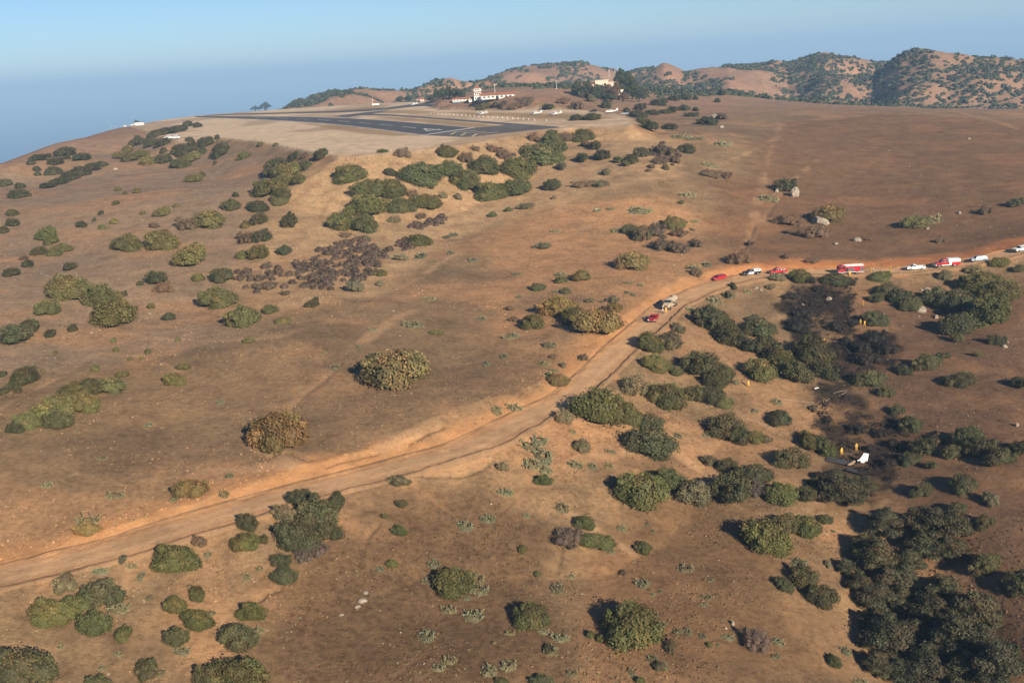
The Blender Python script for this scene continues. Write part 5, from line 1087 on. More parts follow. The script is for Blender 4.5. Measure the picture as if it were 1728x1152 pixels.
# ---------------------------------------------------------------- people
QUEUE = []
def person(loc, yaw, pose, label, jacket=None, trousers=None, helmet=None, h=1.8):
    jacket = jacket or M_YEL; trousers = trousers or M_YEL
    J = {'pelvis': (0, 0, .96), 'belly': (.01, 0, 1.12), 'chest': (.02, 0, 1.36), 'neck': (.02, 0, 1.50), 'head': (.03, 0, 1.60), 'crown': (.03, 0, 1.74), 'nose': (.14, 0, 1.62)}
    st = {'stand': (.05, -.04, .2), 'walk': (.28, -.24, .25), 'bend': (.12, -.10, .9), 'arms': (.06, -.06, .6)}[pose]
    for s, n in ((1, 'l'), (-1, 'r')):
        f = st[0] if s > 0 else st[1]
        J['hip' + n] = (0, .10 * s, .92); J['knee' + n] = (f * .6 + .04, .12 * s, .50); J['ankle' + n] = (f * .9 - .03, .13 * s, .09); J['toe' + n] = (f * .9 + .17, .15 * s, .045)
        a = -f * .7 if pose == 'walk' else st[2] * .25
        J['sho' + n] = (.0, .20 * s, 1.42); J['elb' + n] = (a * .5 - .02, .29 * s, 1.15)
        J['wri' + n] = (a + .06, .26 * s, .92) if st[2] < .5 else (.30, .18 * s, 1.12 if pose == 'arms' else .95)
        w = J['wri' + n]; J['palm' + n] = (w[0] + .05, w[1], w[2] - .07)
        for k in range(4): J[f'fing{k}' + n] = (w[0] + .09 + .01 * (1.5 - abs(k - 1.5)), w[1] + (k - 1.5) * .02, w[2] - .15 - .01 * (k in (1, 2)))
        J['thumb' + n] = (w[0] + .11, w[1] - s * .05, w[2] - .08)
    if pose == 'bend':
        for k in ('belly', 'chest', 'neck', 'head', 'crown', 'nose', 'shol', 'shor', 'elbl', 'elbr', 'wril', 'wrir', 'palml', 'palmr', 'thumbl', 'thumbr') + tuple(f'fing{q}{n}' for q in range(4) for n in 'lr'):
            x, yy, z = J[k]; t = .55; dx, dz = x, z - .96; J[k] = (dx * math.cos(t) + dz * math.sin(t), yy, .96 - dx * math.sin(t) + dz * math.cos(t))
    names = list(J); E = [('pelvis', 'belly'), ('belly', 'chest'), ('chest', 'neck'), ('neck', 'head'), ('head', 'crown'), ('head', 'nose')]
    for n in 'lr':
        E += [('pelvis', 'hip' + n), ('hip' + n, 'knee' + n), ('knee' + n, 'ankle' + n), ('ankle' + n, 'toe' + n), ('chest', 'sho' + n), ('sho' + n, 'elb' + n), ('elb' + n, 'wri' + n), ('wri' + n, 'palm' + n), ('palm' + n, 'thumb' + n)] + [('palm' + n, f'fing{k}' + n) for k in range(4)]
    Rd = {'pelvis': (.155, .12), 'belly': (.15, .115), 'chest': (.175, .13), 'neck': (.06, .06), 'head': (.085, .10), 'crown': (.06, .07), 'nose': (.02, .02)}
    def rad(n):
        if n in Rd: return Rd[n]
        for k, r in (('hip', .105), ('knee', .075), ('ankle', .06), ('toe', .045), ('sho', .085), ('elb', .06), ('wri', .042), ('palm', .035), ('fing', .010), ('thumb', .011)):
            if n.startswith(k): return (r, r)
    me = bpy.data.meshes.new('tmp'); me.from_pydata([J[n] for n in names], [(names.index(a), names.index(b)) for a, b in E], [])
    t = bpy.data.objects.new('tmp', me); C.objects.link(t)
    t.modifiers.new('skin', 'SKIN'); t.modifiers.new('sub', 'SUBSURF').levels = 1
    sv = me.skin_vertices[0].data
    for i, n in enumerate(names): sv[i].radius = rad(n); sv[i].use_root = n == 'pelvis'
    QUEUE.append((t, J, loc, yaw, pose, label, jacket, trousers, helmet, h))
def finish_person(dg, t, J, loc, yaw, pose, label, jacket, trousers, helmet, h):
    bmesh_ = bpy.data.meshes.new_from_object(t.evaluated_get(dg))
    bmesh_.name = 'person'; bmesh_.materials.clear()
    for m in (jacket, trousers, M_SKIN, M_BOOT, M_REFL): bmesh_.materials.append(m)
    head = np.array(J['head']); hz = head[2]
    for f in bmesh_.polygons:
        c = f.center; k = 0 if c.z > .98 else 1
        if (Vector(J['head']) - c).length < .17 and c.z > hz - .10 if pose != 'bend' else (Vector(J['head']) - c).length < .16: k = 2
        for n in 'lr':
            if (Vector(J['palm' + n]) - c).length < .12: k = 2
        if c.z < .16: k = 3
        if pose != 'bend' and (1.10 < c.z < 1.15 and abs(c.y) < .2): k = 4
        f.material_index = k; f.use_smooth = True
    o = obj('person', bmesh_); o.location = loc; o.rotation_euler = (0, 0, yaw); o.scale = (h / 1.8,) * 3
    if helmet:
        q = J['crown']; b = MB(); b.loft([(-.0, 0, .001, .001)] * 2) if False else None
        hb = bmesh.new(); bmesh.ops.create_uvsphere(hb, u_segments=12, v_segments=7, radius=.135)
        bmesh.ops.delete(hb, geom=[v for v in hb.verts if v.co.z < -.03], context='VERTS')
        bmesh.ops.create_cone(hb, cap_ends=True, segments=14, radius1=.19, radius2=.14, depth=.03, matrix=Matrix.Translation((.01, 0, -.03)))
        hm = bpy.data.meshes.new('helmet'); hb.to_mesh(hm); hb.free(); hm.materials.append(helmet)
        ho = obj('helmet', hm, o); ho.location = (J['head'][0], J['head'][1], J['head'][2] + .06)
    return tag(o, label, 'person', 'firefighters in yellow turnout gear' if jacket is M_YEL else 'people on the road')
def ppl(u, v, yaw, pose, label, **k):
    p = gp(u, v); return person((p[0], p[1], p[2] - .01), yaw, pose, label, **k)
M_HY = simple('yellow_helmet', (.72, .52, .06), .35); M_HR = simple('red_helmet', (.6, .06, .03), .35)
ppl(1434, 467, -1.6, 'stand', 'firefighter in yellow standing at the fire engine cab', helmet=M_HY)
ppl(1469, 460.5, -2.6, 'stand', 'firefighter in yellow just behind the fire engine', helmet=M_HY)
ppl(1474, 460.5, 2.9, 'stand', 'person in pale shirt and dark trousers behind the fire engine', jacket=M_GREYC, trousers=M_NAVY)
ppl(1503, 459.5, 3.0, 'walk', 'firefighter in yellow walking alone behind the round roadside shrub', helmet=M_HY)
ppl(1124, 529, -1.2, 'arms', 'firefighter in yellow beside the tan tanker, facing the slope', helmet=M_HY)
ppl(1118.5, 530, -.4, 'stand', 'person in pale shirt standing between red truck and tanker', jacket=M_GREYC, trousers=M_NAVY)
ppl(1456, 517, -2.2, 'bend', 'firefighter in yellow bending at the upper edge of the burn', helmet=M_HR)
ppl(1452, 549, -2.4, 'arms', 'firefighter in yellow beside a dark shrub within the burn, left of two', helmet=M_HY)
ppl(1459, 551, 1.9, 'walk', 'firefighter in yellow beside a dark shrub within the burn, right of two', helmet=M_HR)
ppl(1391, 582, -1.7, 'stand', 'firefighter in yellow standing at the left edge of the burn', helmet=M_HY)
ppl(1263, 653, -1.0, 'walk', 'firefighter in yellow on the bare slope left of the ravine trees', helmet=M_HR)
ppl(1420, 768, -1.4, 'stand', 'firefighter in yellow beside the wreck, left of two', helmet=M_HY)
ppl(1445, 761, -1.9, 'arms', 'firefighter in yellow beside the wreck, right of two', helmet=M_HY)
ppl(1378, 811, -.6, 'bend', 'firefighter with red helmet half hidden by shrub left of the wreck', helmet=M_HR)
_dg = bpy.context.evaluated_depsgraph_get(); _dg.update()
for _q in QUEUE: finish_person(_dg, *_q)
for _q in QUEUE: bpy.data.objects.remove(_q[0])

# ---------------------------------------------------------------- crashed plane
M_ASH = simple('burnt_aluminium', (.075, .075, .08), .65, metal=.3, grime=.6, scale=2.0); M_SCORCH = simple('scorched_skin', (.30, .21, .15), .7, grime=.6, scale=2.5)
def wreck():
    p = gp(1453, 783); e = empty('aircraft_tail', (p[0], p[1], p[2] + .05), 2.3); e.rotation_euler = (.10, -.06, 2.75)
    MB().loft([(.75, .60, .24, .28), (.3, .66, .24, .28), (-.8, .74, .12, .18)], 10).build('tail_cone', M_WHITE, e)
    MB().prism([(.45, .8), (-.35, 2.45), (-1.0, 2.45), (-.75, .8)], .06).build('tail_fin', M_WHITE, e); MB().prism([(-.76, .8), (-1.01, 2.45), (-1.35, 2.40), (-1.2, .8)], .045).build('rudder', M_WHITE, e)
    for s in (-1, 1):
        MB().quad((.35, s * .1, .82), (-.75, s * .1, .82), (-.62, s * 1.9, .90), (-.05, s * 1.9, .90)).build('tailplane', M_WHITE, e).modifiers.new('thick', 'SOLIDIFY').thickness = .07
    tag(e, 'white tail fin and tailplane of the crashed plane, the brightest wreckage', 'wreckage', 'wreckage of the crashed light plane')
    p = gp(1437, 784); e = empty('burnt_fuselage', (p[0], p[1], p[2])); e.rotation_euler = (0, .08, .75); e.scale = (.85, .8, .75)
    V = MB(); 
    V.loft([(1.9, .45, .22, .28), (1.2, .55, .50, .50), (.2, .50, .55, .42), (-.9, .42, .42, .30), (-1.8, .5, .22, .25)], 11).build('cabin_shell', M_SCORCH, e)
    MB().cyl((1.85, 0, .45), (2.6, .1, .35), .35, .22, 10).build('engine_block', M_ASH, e); MB().box(-.3, .5, -.5, .4, .62, .80, .7, .7).build('crumpled_roof', M_ASH, e)
    for k in range(4): MB().cyl((-.9 + k * .5, -.45, .3), (-1.0 + k * .5, .1, 1.0 + .1 * (k % 2)), .03, k=6).build('bare_rib', M_ASH, e)
    tag(e, 'scorched fuselage of the crashed plane between tail and wings', 'wreckage', 'wreckage of the crashed light plane')
    for (u, v, yaw, L, roll, lb) in ((1413, 780, -.55, 4.6, .14, 'long grey burnt wing lying left of the scorched fuselage'), (1441, 797, -.75, 3.0, -.12, 'short grey burnt wing lying below the scorched fuselage')):
        p = gp(u, v); e = empty('burnt_wing', (p[0], p[1], p[2] + .35)); e.rotation_euler = (roll, .05, yaw)
        MB().prism([(-L / 2, 0), (-L / 2, .14), (0, .20), (L / 2, .12), (L / 2, .0)], .72).build('wing_panel', M_ASH, e, .03); MB().box(-L / 2 + .2, L / 2 - .3, -1.02, -.74, .02, .09).build('flap', M_ASH, e); MB().cyl((L / 2, -.4, .07), (L / 2 + .5, -.2, .3), .04, k=6).build('torn_spar', M_ASH, e)
        tag(e, lb, 'wreckage', 'wreckage of the crashed light plane')
    p = gp(1378, 655); d = MB().prism([(-.7, 0), (-.5, .12), (.4, .16), (.7, .03)], .16).build('metal_panel', M_WHITE); d.location = p; d.rotation_euler = (.2, 0, .5); tag(d, 'loose white metal panel lying below the ravine shrubs above the wreck', 'wreckage', 'wreckage of the crashed light plane')
wreck()
def ground_line(name, px, r, mat, label, cat):
    P = ground_hit([q[0] for q in px], [q[1] for q in px]); P = smooth_poly(P, 40); P[:, 2] = height(P[:, 0], P[:, 1]) + r * .8
    V, F = [], []
    for i in range(len(P) - 1): tube(V, F, P[i], P[i + 1], r, r, 6)
    tag(obj(name, mesh_np(name, V, F, mat)), label, cat)
M_HOSE = simple('pale_hose', (.34, .28, .21), .8)
ground_line('fire_hose', [(1322, 674), (1345, 676), (1370, 679), (1385, 680), (1400, 673)], .04, M_HOSE, 'long pale hose laid across the ravine slope above the wreck', 'hose')
ground_line('fire_hose', [(1406, 664), (1418, 660), (1430, 659), (1424, 664), (1416, 668)], .035, M_HOSE, 'short looped pale hose in the burn above the wreck', 'hose')

# ---------------------------------------------------------------- parked aircraft
M_TEAL = paint('teal_paint', (.10, .32, .40)); M_CREAM = paint('cream_paint', (.62, .55, .42))
def light_plane(loc, yaw, low=False, trim=None):
    e = empty('light_aircraft', loc, yaw); trim = trim or M_RED
    MB().loft([(3.0, 1.15, .12, .12), (2.9, 1.15, .36, .36), (2.0, 1.2, .52, .52), (1.0, 1.42, .56, .72), (-.6, 1.4, .54, .68), (-1.8, 1.35, .34, .40), (-4.6, 1.5, .09, .14)], 14).build('fuselage', M_WHITE, e)
    MB().loft([(2.6, 1.02, .42, .12), (1.0, 1.10, .575, .12), (-1.8, 1.2, .355, .10)], 10).build('trim_stripe', trim, e)
    for s in (-1, 1):
        zw = .95 if low else 2.12
        w = MB(); w.V = [(1.25, s * .3, zw), (-.35, s * .3, zw), (-.15, s * 5.5, zw + .14), (.95, s * 5.5, zw + .14), (1.25, s * .3, zw + .16), (-.35, s * .3, zw + .06), (-.15, s * 5.5, zw + .19), (.95, s * 5.5, zw + .23)]
        w.F = [(0, 1, 2, 3), (4, 5, 6, 7), (0, 1, 5, 4), (1, 2, 6, 5), (2, 3, 7, 6), (3, 0, 4, 7)]; w.build('wing', M_WHITE, e)
        if not low: MB().cyl((.6, s * .5, .95), (.5, s * 2.6, 2.14), .05, k=6).build('wing_strut', M_WHITE, e)
        t = MB(); t.V = [(-3.7, s * .05, 1.6), (-4.65, s * .05, 1.6), (-4.6, s * 1.7, 1.62), (-4.05, s * 1.7, 1.62), (-3.7, s * .05, 1.68), (-4.65, s * .05, 1.64), (-4.6, s * 1.7, 1.66), (-4.05, s * 1.7, 1.68)]; t.F = w.F; t.build('tailplane', M_WHITE, e)
        wh = MB().cyl((.3, s * 1.15 - .08, .22), (.3, s * 1.15 + .08, .22), .22, k=12).build('wheel', M_TYRE, e); MB().cyl((.3, s * .4, .9), (.3, s * 1.1, .25), .05, k=6).build('gear_leg', M_WHITE, wh)
        MB().quad((1.35, s * .585, 1.55), (-.45, s * .575, 1.55), (-.35, s * .44, 1.95), (.9, s * .45, 1.98)).build('cabin_window', M_GLASS, e)
    MB().quad((1.55, -.42, 1.62), (1.55, .42, 1.62), (.98, .36, 2.06), (.98, -.36, 2.06)).build('windscreen', M_GLASS, e)
    MB().prism([(-3.1, 1.6), (-4.1, 2.95), (-4.7, 2.95), (-4.65, 1.6)], .05).build('tail_fin', M_WHITE, e)
    nw = MB().cyl((2.3, -.07, .2), (2.3, .07, .2), .2, k=12).build('wheel', M_TYRE, e); MB().cyl((2.3, 0, .85), (2.3, 0, .25), .05, k=6).build('gear_leg', M_WHITE, nw)
    MB().cyl((3.0, 0, 1.15), (3.25, 0, 1.15), .16, .05, 10).build('spinner', trim, e); MB().box(3.06, 3.10, -.95, .95, 1.08, 1.22).build('propeller', M_DARK, e)
    return e
def lp(u, v): p = at_level(u, v, -34.5); return (p[0], p[1], PLAT_Z + .03)
AG = 'light aircraft parked on the airfield'
tag(light_plane(lp(697, 178.5), 2.75, trim=M_TEAL), 'white light plane on the dark taxiway near the small house', 'aircraft', AG)
tag(light_plane(lp(813, 195), 2.5), 'white high wing plane behind the white marker posts, leftmost of the row', 'aircraft', AG)
tag(light_plane(lp(903, 194.5), 2.9, trim=M_TEAL), 'white and teal high wing plane in the parked row', 'aircraft', AG)
tag(light_plane(lp(936, 195.5), 2.7), 'white high wing plane in the row, second from the right', 'aircraft', AG)
tag(light_plane(lp(1030, 191.5), 2.9, low=True, trim=M_CREAM), 'white low wing plane at the right end of the parked row', 'aircraft', AG)
tag(suv(lp(1001, 189.5), 3.0, M_BLACK, 5.0), 'black estate car parked beyond the row of planes', 'car')
tag(suv(lp(1054, 193.5), 2.9, M_SILV, 4.6, roof=M_BLACK), 'silver car with dark roof right of the parked planes', 'car')
VG = 'pair of white vans at the platform rim'
p0, p1 = lp(285, 234.5), lp(296, 234.5)
tag(box_van(p0, 2.9, M_TEAL), 'white van at the left rim of the airfield, left of two', 'van', VG); tag(box_van(p1, 2.9, M_TEAL), 'white van at the left rim of the airfield, right of two', 'van', VG)
# marker posts along the aircraft park
M_POST = simple('white_post', (.72, .71, .68), .7)
post = MB().cyl((0, 0, -.1), (0, 0, .95), .13, .13, 8).build('tmp', M_POST).data; bpy.data.objects.remove(bpy.data.objects['tmp'])
_pp = [(x / 7.855 + 660, y / 7.855 + 131.2) for x, y in ((530, 488), (625, 492), (675, 495), (727, 495), (775, 497), (830, 500), (882, 502), (938, 508), (993, 510), (1050, 515), (1105, 517), (1165, 522), (1222, 522), (1285, 528), (1350, 532), (1411, 535), (1480, 538), (1543, 542), (1613, 545), (1685, 550))] + [(865.7, 201.8), (874.6, 201.5), (883.3, 202), (892.3, 202.6), (902, 204), (922, 204.6)]
for n, (u, v) in enumerate(_pp):
    o = obj('marker_post', post); o.location = lp(u, v); tag(o, f'short white post in the row beside the taxiway, {ORD[n]} from the left', 'post', 'white marker posts beside the taxiway')
# rim fence posts
M_WOOD = simple('weathered_post', (.06, .05, .04), .9)
FP = [(430, 237), (442, 239), (456, 242), (470, 246), (486, 249), (502, 253), (520, 257), (540, 261), (570, 272), (585, 272), (600, 271), (620, 269), (645, 266), (668, 263)]
for n, (u, v) in enumerate(FP):
    p = gp(u, v); o = MB().cyl((0, 0, -.3), (0, 0, 2.0 if n in (0, 8, 9) else 1.4), .09, .07, 7).build('fence_post', M_WOOD); o.location = p; tag(o, f'dark wooden post along the airfield rim, {ORD[n]} from the left', 'fence post', 'wooden posts along the airfield rim')

# ---------------------------------------------------------------- buildings
M_STUC = simple('white_stucco', (.70, .67, .62), .9, grime=.15, scale=.6); M_CREAMW = simple('cream_stucco', (.60, .47, .36), .9, grime=.15, scale=.6); M_TILE = simple('red_roof_tile', (.32, .12, .065), .85, grime=.3, scale=1.5); M_BLUE = simple('blue_grey_strip', (.16, .24, .30), .8)
def window(parent, x, y, z, w, h, nx, ny):
    """framed pane on a wall facing (nx, ny)"""
    tx, ty = -ny, nx
    def box(o, ww, hh, d0, d1):
        c = [(x + tx * a + nx * d, y + ty * a + ny * d, z + b) for d in (d0, d1) for a, b in ((-ww, -hh), (ww, -hh), (ww, hh), (-ww, hh))]
        o.V += c; k = len(o.V) - 8; o.F += [(k, k + 1, k + 2, k + 3), (k + 4, k + 5, k + 6, k + 7)] + [(k + i, k + (i + 1) % 4, k + 4 + (i + 1) % 4, k + 4 + i) for i in range(4)]; return o
    f = box(MB(), w / 2, h / 2, -.05, .05).build('window', M_STUC, parent); box(MB(), w / 2 - .12, h / 2 - .12, .051, .07).build('pane', M_GLASS, f)
def gable(e, x0, x1, y0, y1, z, rise, mat, over=.5):
    m = MB(); cy = (y0 + y1) / 2; o = over
    m.V = [(x0 - o, y0 - o, z), (x1 + o, y0 - o, z), (x1 + o, y1 + o, z), (x0 - o, y1 + o, z), (x0 - o, cy, z + rise), (x1 + o, cy, z + rise)]
    m.F = [(0, 1, 5, 4), (2, 3, 4, 5), (1, 2, 5), (3, 0, 4), (0, 3, 2, 1)]; return m.build('roof', mat, e)
def hip(e, x0, x1, y0, y1, z, rise, mat, over=.5):
    m = MB(); cy = (y0 + y1) / 2; o = over; i = min((y1 - y0) / 2, (x1 - x0) / 2 - .05)
    m.V = [(x0 - o, y0 - o, z), (x1 + o, y0 - o, z), (x1 + o, y1 + o, z), (x0 - o, y1 + o, z), (x0 + i, cy, z + rise), (x1 - i, cy, z + rise)]
    m.F = [(0, 1, 5, 4), (2, 3, 4, 5), (1, 2, 5), (3, 0, 4), (0, 3, 2, 1)]; return m.build('roof', mat, e)
def site(name, u, v, yaw=0.0):
    p = gp(u, v); e = empty(name, (p[0], p[1], p[2] - .3), yaw); return e, np.linalg.norm(p - CAM) / FPX
# control tower
e, k = site('control_tower', 807, 169, -.12); W = 11.5 * k / 2
for n, (z0, z1, w) in enumerate(((0, 3.4, 1.0), (3.7, 6.2, .94), (6.7, 9.2, .96))):
    MB().box(-W * w, W * w, -W * w, W * w, z0, z1).build('storey', M_STUC, e)
    for a in (-.55, .0, .55):
        window(e, a * W * w, -W * w, (z0 + z1) / 2 + .1, W * .40, 1.5, 0, -1); window(e, W * w, a * W * w, (z0 + z1) / 2 + .1, W * .40, 1.5, 1, 0)
for z in (3.42, 6.22): MB().box(-W * 1.15, W * 1.15, -W * 1.15, W * 1.15, z, z + .26).build('balcony', M_TILE, e)
for z in (3.7, 6.5):
    b = MB()
    for s in (-1, 1): b.box(-W * 1.13, W * 1.13, s * W * 1.12 - .04, s * W * 1.12 + .04, z + .6, z + .68); b.box(s * W * 1.12 - .04, s * W * 1.12 + .04, -W * 1.05, W * 1.05, z + .6, z + .68)
    b.build('railing', M_WHITE, e)
hip(e, -W, W, -W, W, 9.25, 1.3, M_TILE, .5); tag(e, 'white three storey control tower with red tiled roof', 'tower')
e, k = site('terminal_building', 840, 166, -.10); L = 27 * k
MB().box(-L, L, -4, 4, 0, 3.0).build('wall', M_STUC, e); gable(e, -L, L, -4, 4, 3.02, 1.5, M_TILE, 1.0)
for n in range(7): window(e, -L + 2.5 + n * (2 * L - 5) / 6, -4, 1.6, 1.6, 1.4, 0, -1)
MB().box(-1.0, 1.0, -4.1, -4.0, 0, 2.3).build('door', M_GLASS, e); 
for n in range(8): MB().cyl((-L + 1 + n * (2 * L - 2) / 7, -5.0, 0), (-L + 1 + n * (2 * L - 2) / 7, -5.0, 2.98), .14, k=8).build('porch_column', M_STUC, e)
tag(e, 'long low terminal with red tiled gable roof right of the control tower', 'building')
e, k = site('annex_building', 816, 170.5, -.12); L = 7 * k
MB().box(-L, L, -3, 3, 0, 3.3).build('wall', M_STUC, e); MB().box(-L - .2, L + .2, -3.2, 3.2, 3.31, 3.55).build('parapet', M_TILE, e)
for a in (-.5, .5): window(e, a * L, -3, 1.7, 1.5, 1.3, 0, -1)
tag(e, 'white flat roofed annex at the foot of the control tower', 'building')
e, k = site('low_building', 776, 172.5, -.12); L = 11 * k
MB().box(-L, L, -3, 3, 0, 2.6).build('wall', M_STUC, e); MB().box(-L - .02, L + .02, -3.03, -3.0, 0, 1.0).build('blue_strip', M_BLUE, e); gable(e, -L, L, -3, 3, 2.62, 1.3, M_TILE, .5)  # blue-grey strip stands in for a bluish patch at the wall's foot
for n in range(4): window(e, -L * .75 + n * L * .5, -3.02, 1.75, 1.2, 1.0, 0, -1)
tag(e, 'low white building with bluish strip at its foot and red roof left of the tower', 'building')
e, k = site('low_building', 797, 171.5, -.12); L = 5 * k
MB().box(-L, L, -2.5, 2.5, 0, 2.6).build('wall', M_STUC, e); gable(e, -L, L, -2.5, 2.5, 2.62, 1.1, M_TILE, .4)
for a in (-.5, .5): window(e, a * L, -2.5, 1.6, 1.2, 1.1, 0, -1)
tag(e, 'small white building with red roof directly left of the tower', 'building')
e, k = site('small_house', 709, 171.5, -.1); L = 6.3 * k
MB().box(-L, L, -3, 3, 0, 2.9).build('wall', M_CREAMW, e); hip(e, -L, L, -3, 3, 2.92, 1.7, M_TILE, .6)
for a in (-.6, .6): window(e, a * L, -3, 1.6, 1.3, 1.2, 0, -1)
MB().box(-.5, .5, -3.06, -3.0, 0, 2.1).build('door', M_WOOD, e); tag(e, 'small cream house with orange hip roof beside the dark apron', 'house')
# villa among trees on the rise
e, k = site('hilltop_villa', 1015, 163, -.08)
def blk(x0, x1, y0, y1, z0, z1, mat): MB().box(x0, x1, y0, y1, z0, z1).build('wall', mat, e); MB().box(x0 - .25, x1 + .25, y0 - .25, y1 + .25, z1 + .01, z1 + .4).build('parapet', M_CREAMW, e)
m_ = k
M_PINK = simple('pinkish_stucco', (.50, .40, .33), .9, grime=.2, scale=.6)
blk(-38 * m_, -10 * m_, 0, 8, 0, 20 * m_, M_PINK); blk(-9.4 * m_, 12 * m_, -1.5, 9, 0, 26 * m_, M_CREAMW); blk(-9 * m_, 24 * m_, -7, -1.9, 0, 12 * m_, M_STUC); blk(12.7 * m_, 26 * m_, 0, 8, 0, 22 * m_, M_PINK); blk(26.8 * m_, 36 * m_, 0, 7, 0, 9 * m_, M_STUC)
for n in range(6): window(e, (-36 + n * 4.6) * m_, 0, 13 * m_, 1.3, 1.5, 0, -1)
for n in range(5): window(e, (-6 + n * 4.0) * m_, -1.5, 19 * m_, 1.2, 1.4, 0, -1)
for n in range(7): window(e, (-6 + n * 4.4) * m_, -7, 7 * m_, 1.3, 1.6, 0, -1)
for n in range(2): window(e, (16 + n * 6) * m_, 0, 16 * m_, 1.3, 1.4, 0, -1)
gable(e, -38 * m_, -10 * m_, 0, 8, 20 * m_ + .42, 1.1, M_TILE, .4)
tag(e, 'pale stepped villa with parapets half hidden by trees on the rise', 'building')
M_MAST = simple('pale_mast', (.55, .55, .55), .5, metal=.3)
def mast(u, v, hpx, label, name='radio_mast', cross=0):
    p = gp(u, v); h = hpx * np.linalg.norm(p - CAM) / FPX; e = empty(name, (p[0], p[1], p[2] - .2))
    MB().cyl((0, 0, 0), (0, 0, h), .22, .10, 8).build('pole', M_MAST, e); MB().box(-.5, .5, -.5, .5, 0, .3).build('footing', M_STUC, e)
    for c in range(cross): MB().box(-.9, .9, -.05, .05, h - .8 - c * 1.4, h - .7 - c * 1.4).build('cross_arm', M_MAST, e)
    tag(e, label, 'mast')
    return e
mast(836, 167, 24, 'pale light pole standing in front of the terminal', cross=1, name='light_pole')
mast(1029, 158, 39, 'pale radio mast rising from the villa, leftmost of three', cross=2); mast(1039, 158, 40, 'pale radio mast rising behind the villa, middle of three', cross=2); mast(1044, 158, 42, 'pale radio mast rising behind the villa, rightmost of three', cross=2)
mast(939, 150, 14, 'short pale pole on the slope left of the villa')
e = mast(629, 179, 14, 'white windsock pole beside the far taxiway', name='windsock'); MB().cyl((0, 0, 6), (2.2, .4, 5.6), .45, .22, 10).build('sock', M_ORANGE, e)
def cart(u, v, label):
    p = gp(u, v); e = empty('white_trailer', p, -.1); MB().box(-3.4, 3.4, -1.1, 1.1, .55, 1.9).build('body', M_WHITE, e, .05); MB().box(3.4, 4.6, -.08, .08, .5, .62).build('drawbar', M_DARK, e)
    for s in (-1, 1): wheel(e, -.6, s * 1.12, .35); wheel(e, .6, s * 1.12, .35)
    for n in range(3): window(e, -2.2 + n * 2.2, -1.1, 1.35, 1.0, .6, 0, -1)
    tag(e, label, 'trailer')
cart(634, 178.5, 'small white trailer beside the windsock on the far side of the airfield')
# cluster at the left end of the ridge
def gpc(u, v): return gp(u, v)
for u, v, lb in ((188, 215.6, 'leftmost small white car on the left ridge end'), (198, 214.8, 'second small white car on the left ridge end'), (224, 212.6, 'small white car right of the ridge hut')):
    p = gpc(u, v); tag(suv(p, 2.8, M_WHITE, 4.9), lb, 'car', 'white cars on the left ridge end')
p = gpc(211, 213.5); e = empty('ridge_hut', p, -.1); MB().box(-3.2, 3.2, -2.2, 2.2, -.4, 2.6).build('wall', M_STUC, e); gable(e, -3.2, 3.2, -2.2, 2.2, 2.61, 1.2, M_TILE, .3); window(e, 1.4, -2.2, 1.5, 1.2, 1.0, 0, -1); MB().box(-1.8, -.8, -2.26, -2.2, 0, 2.0).build('door', M_WOOD, e); tag(e, 'small white hut with red roof on the left ridge end', 'hut')
p = gpc(235, 211.5); e = empty('ridge_shed', p, -.1); MB().box(-3.5, 3.5, -2, 2, -.4, 2.4).build('wall', M_STUC, e); MB().box(-3.8, 3.8, -2.3, 2.3, 2.41, 2.6).build('roof', M_DARK, e); window(e, 1.5, -2, 1.3, 1.2, 1.0, 0, -1); tag(e, 'white flat roofed shed with pole on the left ridge end', 'shed')
mast(239.5, 211.5, 6, 'short pale pole beside the white ridge shed')
# pines and trees round the buildings
def big_tree(u, v, hpx, wpx, label, col, kind=0):
    p = gp(u, v); k = np.linalg.norm(p - CAM) / FPX; e = empty('tree' if kind == 0 else 'pine_tree', (p[0], p[1], p[2] - .2), rnd.uniform(0, 6))
    c = obj('crown', TREE[rnd.randrange(3)], e); c.scale = (wpx * k, wpx * k, hpx * k / .80); c.color = (*col, 1)
    t = obj('trunk', TRUNK[rnd.randrange(2)], e); t.scale = c.scale; tag(e, label, 'tree', 'trees round the airfield buildings')
DG = (.040, .052, .026); RB = (.085, .058, .035)
for n, (u, v, h, w, c) in enumerate(sorted(((975, 160, 22, 22, DG), (992, 165, 26, 26, DG), (983, 158, 16, 16, RB), (1010, 168, 24, 24, DG), (1025, 168, 26, 18, RB), (1035, 169, 22, 22, RB), (1045, 162, 40, 24, DG), (1058, 164, 44, 30, DG), (1068, 168, 34, 24, DG), (1030, 172, 14, 22, DG), (1004, 170, 14, 20, DG), (1052, 172, 16, 20, RB), (1078, 172, 20, 22, DG), (985, 167, 20, 20, DG), (998, 167, 22, 16, RB), (1018, 167, 24, 16, DG), (1041, 168, 30, 14, RB)), key=lambda t: t[0])):
    big_tree(u, v, h, w, f'{"tall dark green" if c is DG and h > 30 else "dark green" if c is DG else "reddish brown"} tree in front of the pale villa, {ORD[n]} from the left', c)
for n, (u, v, h, w) in enumerate(sorted(((738, 170, 18, 14), (748, 169, 20, 16), (758, 168, 22, 16), (768, 168, 20, 16), (779, 168, 18, 16), (728, 171, 10, 14), (690, 171, 10, 14), (676, 172, 9, 16)))):
    big_tree(u, v, h, w, f'dark tree behind the small cream house, {ORD[n]} from the left', DG)
big_tree(431, 187, 7, 16, 'low wind bent pine on the far rim, left of two', (.035, .05, .03), 1); big_tree(448, 186.5, 12, 22, 'taller wind bent pine on the far rim, right of two', (.035, .05, .03), 1); big_tree(231, 211, 8, 9, 'single dark tree on the left ridge end', DG)

